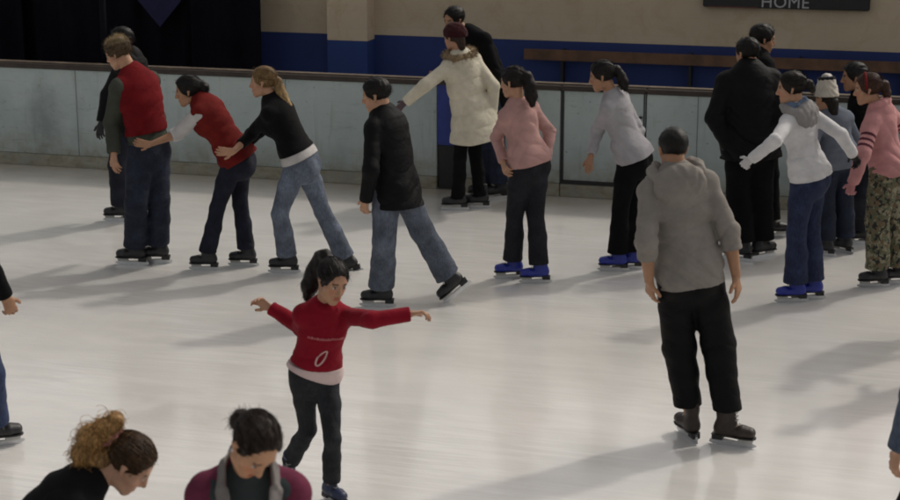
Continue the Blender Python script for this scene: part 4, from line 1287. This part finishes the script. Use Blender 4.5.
# ice
def mat_ice():
    m, nt, bs = nodes('rink_ice')
    co = coords(nt)
    n1 = noise(nt, .42, 7, .62, co, .6)
    base = ramp(nt, n1.outputs[0], [(.32, (.575, .56, .535)), (.66, (.72, .702, .675))]).outputs[0]
    # snow shaved by blades: long curved streaks
    st = noise(nt, 1, 5, .62, coords(nt, (1.1, 3.4, 1), (0, 0, .30)), 1.6)
    s1 = ramp(nt, st.outputs[0], [(.44, 0), (.68, .5)]).outputs[0]
    base = mix(nt, s1, base, (.77, .745, .715))
    st2 = noise(nt, 1, 4, .6, coords(nt, (2.4, 8, 1), (0, 0, -.45)), 1.2)
    s2 = ramp(nt, st2.outputs[0], [(.55, 0), (.75, .35)]).outputs[0]
    base = mix(nt, s2, base, (.64, .615, .585))
    # thin scratches
    h = None
    for i, (sc_, rot, lo) in enumerate((((.22, 5, 1), .3, 0), ((.2, 4.4, 1), -.5, 0), ((.3, 6.5, 1), .95, 0), ((.26, 5.5, 1), -1.2, 0), ((.35, 8, 1), .05, 0))):
        wv = nt.nodes.new('ShaderNodeTexNoise'); wv.inputs['Scale'].default_value = 1.0; wv.inputs['Detail'].default_value = 2; wv.inputs['Distortion'].default_value = .35
        nt.links.new(coords(nt, sc_, (0, 0, rot)), wv.inputs['Vector'])
        mth = nt.nodes.new('ShaderNodeMath'); mth.operation = 'SUBTRACT'; nt.links.new(wv.outputs[0], mth.inputs[0]); mth.inputs[1].default_value = .5
        ab = nt.nodes.new('ShaderNodeMath'); ab.operation = 'ABSOLUTE'; nt.links.new(mth.outputs[0], ab.inputs[0])
        r_ = ramp(nt, ab.outputs[0], [(.0, 1), (.02, 0)]).outputs[0]
        h = r_ if h is None else mix(nt, 1.0, h, r_, 'LIGHTEN')
    gate = ramp(nt, noise(nt, .9, 3, .5, co).outputs[0], [(.36, 0), (.6, .85)]).outputs[0]
    sm = mix(nt, 1.0, h, gate, 'MULTIPLY')
    sm2 = nt.nodes.new('ShaderNodeMath'); sm2.operation = 'MULTIPLY'; nt.links.new(sm, sm2.inputs[0]); sm2.inputs[1].default_value = .6
    base = mix(nt, sm2.outputs[0], base, (.82, .805, .78))
    # grime and yellowing towards the boards (object y = distance from the boards)
    sep = nt.nodes.new('ShaderNodeSeparateXYZ'); nt.links.new(co, sep.inputs[0])
    mr = nt.nodes.new('ShaderNodeMapRange'); nt.links.new(sep.outputs['Y'], mr.inputs['Value'])
    mr.inputs['From Min'].default_value = -1.6; mr.inputs['From Max'].default_value = 0.0
    n3 = noise(nt, 2.2, 5, .65, co)
    md = mix(nt, 1.0, ramp(nt, mr.outputs[0], [(0, 0), (.6, .25), (1, .9)]).outputs[0], ramp(nt, n3.outputs[0], [(.3, .35), (.65, 1)]).outputs[0], 'MULTIPLY')
    base = mix(nt, md, base, (.42, .36, .28))
    nt.links.new(base, bs.inputs['Base Color'])
    rr = ramp(nt, st.outputs[0], [(.35, .30), (.65, .38)]).outputs[0]
    nt.links.new(rr, bs.inputs['Roughness'])
    bs.inputs['Specular IOR Level'].default_value = .42
    bs.inputs['IOR'].default_value = 1.31
    bs.inputs['Coat Weight'].default_value = 1.0; bs.inputs['Coat Roughness'].default_value = .14; bs.inputs['Coat IOR'].default_value = 1.42
    hb = noise(nt, 22, 4, .6, co)
    b1 = bump(nt, hb.outputs[0], .10, .02, bs)
    bump(nt, sm, .06, .003, bs, b1)
    return m
def sheet(name, pts, z, mat, xf=None):
    bm = bmesh.new()
    bm.faces.new([bm.verts.new((x, y, z)) for x, y in pts])
    me = bpy.data.meshes.new(name); bm.to_mesh(me); bm.free(); me.materials.append(mat)
    o = link(name, me)
    if xf is not None: o.matrix_world = xf
    return o
tag(sheet('ice', [(-32, -40), (32, -40), (32, 0), (-32, 0)], 0, mat_ice(), BMAT), kind='structure')
M_CONC = mat_plain('dark_rubber_floor', (.05, .048, .046), .85, 0, .25, 6, .2)
tag(sheet('ground', [(-150, -150), (150, -150), (150, 150), (-150, 150)], -.02, M_CONC, BMAT), kind='structure')

# ---- dasher boards
def mat_board():
    m, nt, bs = nodes('board_plastic')
    co = coords(nt)
    n1 = noise(nt, 1.3, 6, .62, co, .3)
    c = ramp(nt, n1.outputs[0], [(.28, (.33, .40, .40)), (.5, (.42, .49, .49)), (.72, (.47, .535, .53))]).outputs[0]
    sc1 = noise(nt, 1, 4, .7, coords(nt, (3.5, 1, 22)), 1.0)          # puck scuffs
    c = mix(nt, ramp(nt, sc1.outputs[0], [(.58, 0), (.75, .5)]).outputs[0], c, (.20, .22, .21))
    ru = noise(nt, 1, 3, .7, coords(nt, (9, 1, .8)), .4)               # runs of dirt
    c = mix(nt, ramp(nt, ru.outputs[0], [(.58, 0), (.8, .6)]).outputs[0], c, (.25, .25, .21))
    sp = noise(nt, 26, 2, .5, co)
    c = mix(nt, ramp(nt, sp.outputs[0], [(.69, 0), (.74, .6)]).outputs[0], c, (.08, .085, .085))
    sep = nt.nodes.new('ShaderNodeSeparateXYZ'); nt.links.new(co, sep.inputs[0])
    mr = nt.nodes.new('ShaderNodeMapRange'); nt.links.new(sep.outputs['Z'], mr.inputs['Value'])
    mr.inputs['From Min'].default_value = .45; mr.inputs['From Max'].default_value = .12
    n3 = noise(nt, 5, 5, .7, co)
    md = mix(nt, 1.0, mr.outputs[0], ramp(nt, n3.outputs[0], [(.35, .1), (.65, .85)]).outputs[0], 'MULTIPLY')
    c = mix(nt, md, c, (.24, .21, .14))
    # one big old smudge
    vs = nt.nodes.new('ShaderNodeVectorMath'); vs.operation = 'DISTANCE'
    mp = nt.nodes.new('ShaderNodeMapping'); nt.links.new(co, mp.inputs['Vector']); mp.inputs['Scale'].default_value = (1, 0, .55)
    nt.links.new(mp.outputs[0], vs.inputs[0])
    u0 = U(45, 0, 125); vs.inputs[1].default_value = (u0, 0, .55 * .50)
    n4 = noise(nt, 6, 4, .7, co)
    ad = nt.nodes.new('ShaderNodeMath'); ad.operation = 'ADD'; nt.links.new(vs.outputs['Value'], ad.inputs[0])
    ml = nt.nodes.new('ShaderNodeMath'); ml.operation = 'MULTIPLY'; nt.links.new(n4.outputs[0], ml.inputs[0]); ml.inputs[1].default_value = .35
    nt.links.new(ml.outputs[0], ad.inputs[1])
    c = mix(nt, ramp(nt, ad.outputs[0], [(.20, .62), (.46, 0)]).outputs[0], c, (.15, .175, .17))
    nt.links.new(c, bs.inputs['Base Color'])
    bs.inputs['Roughness'].default_value = .5
    bs.inputs['Specular IOR Level'].default_value = .35
    bump(nt, n1.outputs[0], .15, .02, bs)
    return m
M_BOARD = mat_board()
def mat_kick():
    m, nt, bs = nodes('kick_plastic')
    co = coords(nt)
    n1 = noise(nt, 1, 5, .7, coords(nt, (5, 1, 9)), .5)
    c = ramp(nt, n1.outputs[0], [(.3, (.19, .175, .12)), (.5, (.30, .285, .21)), (.7, (.36, .36, .31))]).outputs[0]
    n2 = noise(nt, 3, 6, .7, co)
    c = mix(nt, ramp(nt, n2.outputs[0], [(.5, 0), (.66, .8)]).outputs[0], c, (.28, .29, .27))
    nt.links.new(c, bs.inputs['Base Color']); bs.inputs['Roughness'].default_value = .6
    bump(nt, n1.outputs[0], .2, .01, bs)
    return m
M_KICK = mat_kick()
M_CAP = mat_plain('cap_rail_wood', (.035, .024, .019), .55, 0, .4, 8, .15)
M_CAPT = mat_plain('worn_rail_top', (.16, .125, .095), .5, 0, .35, 7, .15)
M_BLACK = mat_plain('black_steel', (.012, .012, .013), .5, 0, .3, 30, .1)
M_BLUE = mat_plain('blue_paint', (.018, .04, .26), .45, 0, .25, 9, .1)
BH = 1.05
M_SEAM = mat_plain('seam_strip', (.17, .20, .20), .7, 0, .2, 20, 0)
def board_run(u0, u1, label, seams=()):
    r = empty('dasher_board', BMAT @ Vector(((u0 + u1) / 2, 0, 0)))
    tag(r, label, 'rink board', 'boards round the rink')
    r.rotation_euler = BMAT.to_euler()
    def loc(mb, name, mat): 
        me = mb.mesh(name, mat); o = link(name, me, r)
        o.location = (-(u0 + u1) / 2, 0, 0); return o
    w = u1 - u0; c = (u0 + u1) / 2
    loc(MB().box((c, .05, .13 + (BH - .13) / 2), (w - .004, .10, BH - .13), bev=.004), 'panel', M_BOARD)
    loc(MB().box((c, .045, .064), (w - .004, .115, .127), bev=.006), 'kick_plate', M_KICK)
    loc(MB().box((c, .06, BH + .024), (w - .002, .17, .046), bev=.008), 'cap_rail', M_CAP)
    loc(MB().box((c, .095, BH + .055), (w - .002, .09, .014), bev=.004), 'rail_top', M_CAPT)
    for s in seams: loc(MB().box((s, -.001, .13 + (BH - .13) / 2), (.008, .004, BH - .14)), 'seam', M_SEAM)
    return r
ug0, ug1 = U(437, 0, 150), U(456, 0, 150)
uf0, uf1 = U(560.5, 0, 130), U(646, 0, 130)
board_run(-26, ug0, 'long run of scuffed pale boards on the left behind the conga line', [U(x, 0, 110) for x in (77, 286)])
board_run(ug1, uf0, 'short pale board between blue gate post and black-framed gate', [])
board_run(uf1, 26, 'run of pale boards on the right behind the broad man in black jacket', [U(x, 0, 110) for x in (698, 800)])
# blue gate post by the open gap
g = empty('gate_post', BMAT @ Vector(((ug0 + ug1) / 2, 0, 0))); g.rotation_euler = BMAT.to_euler()
tag(g, 'blue-topped dark gate post in the boards beside woman in cream coat', 'gate post')
w = ug1 - ug0
MB().box((0, .06, .76), (w - .012, .14, .62), bev=.01).build('blue_pad', M_BLUE, g)
MB().box((0, .07, .225), (w - .012, .10, .444), bev=.006).build('lower_panel', M_BLACK, g)
MB().box((0, .06, BH + .03), (w - .008, .16, .05), bev=.008).build('cap', M_CAP, g)
# black framed gate
g = empty('rink_gate', BMAT @ Vector(((uf0 + uf1) / 2, 0, 0))); g.rotation_euler = BMAT.to_euler()
tag(g, 'pale rink gate with thin black frame behind woman in grey top', 'gate')
w = uf1 - uf0
me = MB().box(((uf0 + uf1) / 2, .05, .165 + (BH - .165) / 2), (w - .06, .09, BH - .165), bev=.004).mesh('panel', M_BOARD)
o = link('panel', me, g); o.location = (-(uf0 + uf1) / 2, 0, 0)
me = MB().box(((uf0 + uf1) / 2, .045, .064), (w - .01, .115, .127), bev=.006).mesh('kick_plate', M_KICK)
o = link('kick_plate', me, g); o.location = (-(uf0 + uf1) / 2, 0, 0)
fr = MB(); fr.box((-w / 2 + .018, .045, .607), (.026, .115, .88)); fr.box((0, .045, .147), (w - .012, .115, .034))
fr.build('gate_frame', M_BLACK, g)
MB().box((w / 2 - .012, .048, .62), (.008, .11, .86)).build('closing_edge', M_SEAM, g)
for z in (.82, .70): MB().box((w / 2 - .055, -.004, z), (.035, .012, .022), bev=.003).build('hinge', M_BLACK, g)
MB().box((0, .06, BH + .024), (w - .004, .17, .046), bev=.008).build('cap_rail', M_CAP, g)
MB().box((0, .095, BH + .055), (w - .004, .09, .014), bev=.004).build('rail_top', M_CAPT, g)

# ---- wall behind the boards
WOFF = 1.8
WTOP = 2.75
def Wz(px, py): return hitplane(px, py, WOFF)[1]
zb = Wz(600, 42)
def mat_wall(name, c0, c1, stain=None):
    m, nt, bs = nodes(name)
    co = coords(nt)
    n1 = noise(nt, 1.4, 6, .62, co)
    c = ramp(nt, n1.outputs[0], [(.3, c0), (.7, c1)]).outputs[0]
    br = nt.nodes.new('ShaderNodeTexBrick')
    mp = nt.nodes.new('ShaderNodeMapping'); mp.inputs['Rotation'].default_value = (R(90), 0, 0); nt.links.new(co, mp.inputs['Vector'])
    nt.links.new(mp.outputs[0], br.inputs['Vector'])
    br.inputs['Scale'].default_value = 1; br.inputs['Brick Width'].default_value = .4; br.inputs['Row Height'].default_value = .2
    br.inputs['Mortar Size'].default_value = .006; br.inputs['Mortar Smooth'].default_value = .6
    br.inputs['Color1'].default_value = (1, 1, 1, 1); br.inputs['Color2'].default_value = (.96, .96, .96, 1); br.inputs['Mortar'].default_value = (.93, .93, .93, 1)
    c = mix(nt, 1.0, c, br.outputs[0], 'MULTIPLY')
    if stain:
        n2 = noise(nt, 3.5, 6, .7, co, .6)
        c = mix(nt, ramp(nt, n2.outputs[0], [(.5, 0), (.7, .7)]).outputs[0], c, stain)
    nt.links.new(c, bs.inputs['Base Color'])
    bs.inputs['Roughness'].default_value = .75
    bump(nt, br.outputs[0], .15, .003, bs)
    return m
M_CREAM = mat_wall('cream_blockwork', (.51, .41, .295), (.59, .485, .355), (.44, .34, .22))
M_PILLAR = mat_wall('pillar_blockwork', (.56, .45, .33), (.64, .52, .385), (.42, .29, .13))
M_NAVY = mat_wall('navy_painted_block', (.013, .028, .13), (.019, .040, .17))
up0, up1 = hitplane(327, 20, WOFF - .25)[0], hitplane(367, 20, WOFF - .25)[0]
uw0 = U(262, WOFF, 20)
def wall_piece(name, label, u0, u1, y0, th, zband, top, mats, cat='wall'):
    r = empty(name, BMAT @ Vector(((u0 + u1) / 2, y0, 0))); r.rotation_euler = BMAT.to_euler()
    tag(r, label, cat)
    w = u1 - u0
    MB().box((0, th / 2, (zband + top) / 2), (w, th, top - zband)).build('upper_wall', mats[0], r)
    MB().box((0, th / 2 - .003, zband / 2 - .01), (w - .001, th, zband + .016)).build('painted_band', mats[1], r)
    return r
zl = hitplane(295, 32.5, WOFF)[1]
wall_piece('block_wall', 'cream wall section over a navy band between dark curtain and pillar', uw0 - 1, up0, WOFF, .2, zl, WTOP, (M_CREAM, M_NAVY))
zr = hitplane(650, 44, WOFF)[1]
wall_piece('block_wall', 'long cream wall over a blue painted band, scoreboard on it', up1, 24, WOFF, .2, zr, WTOP, (M_CREAM, M_NAVY))
zp = hitplane(347, 40.5, WOFF - .25)[1]
wall_piece('wall_pillar', 'stained tan pillar with bright blue foot standing out from the wall', up0, up1, WOFF - .25, .45, zp, WTOP, (M_PILLAR, mat_wall('blue_painted_block', (.014, .04, .17), (.02, .055, .22))), 'pillar')

# dark curtain at the left
def mat_curtain():
    m, nt, bs = nodes('curtain_cloth')
    n1 = noise(nt, 3, 5, .6, coords(nt))
    nt.links.new(ramp(nt, n1.outputs[0], [(.3, (.004, .004, .007)), (.7, (.008, .008, .013))]).outputs[0], bs.inputs['Base Color'])
    bs.inputs['Roughness'].default_value = .9; bs.inputs['Specular IOR Level'].default_value = .1
    return m
def curtain(u0, u1, y0, seed, label):
    bm = bmesh.new(); n = int((u1 - u0) / .025); rng = random.Random(seed)
    rows = []
    for z in (0.0, .6, 1.2, 1.8, 2.4, WTOP):
        row = []
        for i in range(n + 1):
            u = u0 + (u1 - u0) * i / n
            row.append(bm.verts.new((u, y0 + .035 * math.sin(u * 17 + seed + .6 * math.sin(u * 3.1) + .25 * z) + .012 * math.sin(u * 41 + z), z)))
        rows.append(row)
    for a, b in zip(rows, rows[1:]):
        for i in range(n): bm.faces.new((a[i], a[i + 1], b[i + 1], b[i]))
    me = bpy.data.meshes.new('curtain'); bm.to_mesh(me); bm.free(); me.materials.append(M_CURT)
    for p in me.polygons: p.use_smooth = True
    o = link('curtain', me); o.matrix_world = BMAT
    sm = o.modifiers.new('thickness', 'SOLIDIFY'); sm.thickness = .008
    tag(o, label, 'curtain', 'black curtains behind the left boards')
M_CURT = mat_curtain()
cy = WOFF - .45
e0, e1, e2 = U(20, cy, 30), U(193, cy, 30), U(262, cy, 30)
curtain(-25, e0 + .06, cy, 1, 'black curtain panel at the far left end of the boards')
curtain(e0 - .25, e1 + .10, cy + .11, 5, 'wide black curtain panel with the purple pennant hanging on it')
curtain(e1 + .004, e2, cy - .02, 9, 'narrow black curtain panel next to the cream wall')
# purple pennant
pc = hitplane(160, 27, cy - .07); pl = hitplane(138, 0, cy - .07); pr = hitplane(181, 0, cy - .07)
bm = bmesh.new()
sl = (pr[0] - pl[0]) / 2; hgt = pl[1] - pc[1]; ext = .55
half = sl * (hgt + ext) / hgt if False else sl * 1.02
pts = [(pc[0], pc[1]), (pc[0] + sl, pc[1] + hgt), (pc[0] + half, pc[1] + hgt + ext), (pc[0] - half, pc[1] + hgt + ext), (pc[0] - sl, pc[1] + hgt)]
fv = [bm.verts.new((u, cy - .07, z)) for u, z in pts]; bm.faces.new(fv)
r_ = bmesh.ops.extrude_face_region(bm, geom=bm.faces[:]); 
for v in [v for v in r_['geom'] if isinstance(v, bmesh.types.BMVert)]: v.co.y += .006
bmesh.ops.recalc_face_normals(bm, faces=bm.faces)
me = bpy.data.meshes.new('pennant'); bm.to_mesh(me); bm.free(); me.materials.append(mat_plain('purple_felt', (.014, .013, .055), .9, 0, .2, 12, .1))
o = link('pennant', me); o.matrix_world = BMAT
tag(o, 'dark purple pennant with a pointed lower end on the black curtain', 'pennant')
# slim black pole behind the red vest
o = MB().tube([(0, 0, 0), (0, 0, WTOP)], .035, 12).build('pole', M_CURT, None, True); o.location = BMAT @ Vector((U(104, .35, 40), .35, 0))
tag(o, 'slim black pole rising behind the boards next to man in red vest', 'pole')

# wooden bench rail along the wall
bz0, bz1 = hitplane(540, 53, WOFF - .3), hitplane(890, 66, WOFF - .3)
r = empty('bench_rail', BMAT @ Vector(((bz0[0] + 4) / 2 + .0, WOFF - .15, 0))); r.rotation_euler = BMAT.to_euler()
tag(r, 'brown wooden rail on dark brackets along the blue band of the wall', 'rail')
bu0, bu1 = U(524, WOFF - .15, 55), 9.0
cc = (bz0[0] + 4) / 2
M_WOOD = mat_plain('rail_wood', (.13, .065, .035), .5, 0, .4, 5, .1)
zt = (hitplane(700, 55, WOFF - .16)[1], hitplane(700, 66, WOFF - .16)[1])
MB().box(((bu0 + bu1) / 2 - cc, 0, (zt[0] + zt[1]) / 2), (bu1 - bu0, .04, zt[0] - zt[1]), bev=.006).build('plank', M_WOOD, r)
for x in (562, 690, 800, 905):
    u = U(x, WOFF - .12, 70) - cc
    MB().box((u, .075, zt[1] / 2 + .06), (.03, .11, zt[1] + .12), bev=.004).build('bracket', M_BLACK, r)

# scoreboard
su0, su1 = U(703, WOFF - .06, 5), U(870, WOFF - .06, 5)
sz = hitplane(785, 9.0, WOFF - .08)[1]
r = empty('scoreboard', BMAT @ Vector(((su0 + su1) / 2, WOFF - .045, sz))); r.rotation_euler = BMAT.to_euler()
tag(r, 'black scoreboard marked HOME on the cream wall', 'scoreboard')
SW = su1 - su0
MB().box((0, 0, .45), (SW, .07, .9), bev=.01).build('case', M_BLACK, r)
fc = bpy.data.curves.new('lettering', 'FONT'); fc.body = 'HOME'; fc.size = .17; fc.extrude = .0015; fc.align_x = 'CENTER'; fc.offset = 0; fc.resolution_u = 3; fc.space_character = 1.05
fc.materials.append(mat_plain('white_vinyl', (.40, .40, .42), .5, bumps=0))
tt = bpy.data.objects.new('lettering', fc); col.objects.link(tt)
dg = bpy.context.evaluated_depsgraph_get(); tme = bpy.data.meshes.new_from_object(tt.evaluated_get(dg)); bpy.data.objects.remove(tt)
t = bpy.data.objects.new('lettering', tme); col.objects.link(t); t.parent = r
t.location = (U(785, WOFF - .08, 4) - (su0 + su1) / 2, -.0385, .012); t.rotation_euler = (R(90), 0, 0)
MB().box((-SW * .32, -.036, .006), (SW * .30, .004, .012)).build('red_trim', mat_plain('red_vinyl', (.10, .02, .02), .5, bumps=0), r)

# two more skaters just beyond the right edge: their shadows fall into view
def copy_tree(o, parent=None):
    c = o.copy(); col.objects.link(c)
    if parent is not None: c.parent = parent
    for ch in list(o.children): copy_tree(ch, c)
    return c
for src, xy, rz, lab in (('behindcoat', (3.68, 11.9), 60, 'skater out of view past the right edge whose shadow reaches in farthest back'),
                         ('grey', (3.50, 10.75), 35, 'skater out of view past the right edge throwing the nearest shadow')):
    c = copy_tree(ROOT[src]); c.location = (*xy, 0); c.rotation_euler = (0, 0, R(rz)); c['label'] = lab

# ------------------------------------------------------------------ light, world, camera
SUN_EL = 46.0
sd = nz([-.79, -.61, 0])                                  # horizontal travel of the light
az = math.atan2(-sd[0], -sd[1])                           # direction towards the light, clockwise from +Y
L = bpy.data.lights.new('key_light', 'SUN'); L.energy = .95; L.angle = R(3.2); L.color = (1, .95, .855)
lo = bpy.data.objects.new('key_light', L); col.objects.link(lo)
dv = Vector((sd[0] * math.cos(R(SUN_EL)), sd[1] * math.cos(R(SUN_EL)), -math.sin(R(SUN_EL))))
lo.rotation_euler = dv.to_track_quat('-Z', 'Y').to_euler()
lo.location = (10, 20, 15)
w = bpy.data.worlds.new('World'); sc.world = w; w.use_nodes = True
nt = w.node_tree
sky = nt.nodes.new('ShaderNodeTexSky'); sky.sky_type = 'NISHITA'; sky.sun_disc = False
sky.sun_elevation = R(SUN_EL); sky.sun_rotation = az; sky.dust_density = 4; sky.ozone_density = .5
hs = nt.nodes.new('ShaderNodeHueSaturation'); hs.inputs['Saturation'].default_value = .25
nt.links.new(sky.outputs[0], hs.inputs['Color'])
tm = nt.nodes.new('ShaderNodeMix'); tm.data_type = 'RGBA'; tm.blend_type = 'MULTIPLY'; tm.inputs[0].default_value = 1
nt.links.new(hs.outputs[0], tm.inputs[6]); tm.inputs[7].default_value = (1.0, .955, .89, 1)
bg = nt.nodes['Background']; nt.links.new(tm.outputs[2], bg.inputs['Color']); bg.inputs['Strength'].default_value = .118

cam = bpy.data.cameras.new('camera'); co_ = bpy.data.objects.new('camera', cam); col.objects.link(co_)
cam.sensor_width = 36; cam.lens = 36 * F / 900; cam.clip_end = 500; cam.clip_start = .1
co_.location = (0, 0, CAMZ); co_.rotation_euler = (math.pi / 2 - PITCH, 0, 0)
cam.dof.use_dof = True; cam.dof.focus_distance = 13.0; cam.dof.aperture_fstop = 4.5
sc.camera = co_
sc.render.resolution_x, sc.render.resolution_y = 1024, 569
vs = sc.view_settings
vs.view_transform = 'Standard'; vs.look = 'None'; vs.exposure = 0.1; vs.gamma = 1; vs.use_curve_mapping = False
sc.cycles.use_denoising = True
sc.cycles.filter_width = 1.9
sc.cycles.max_bounces = 6
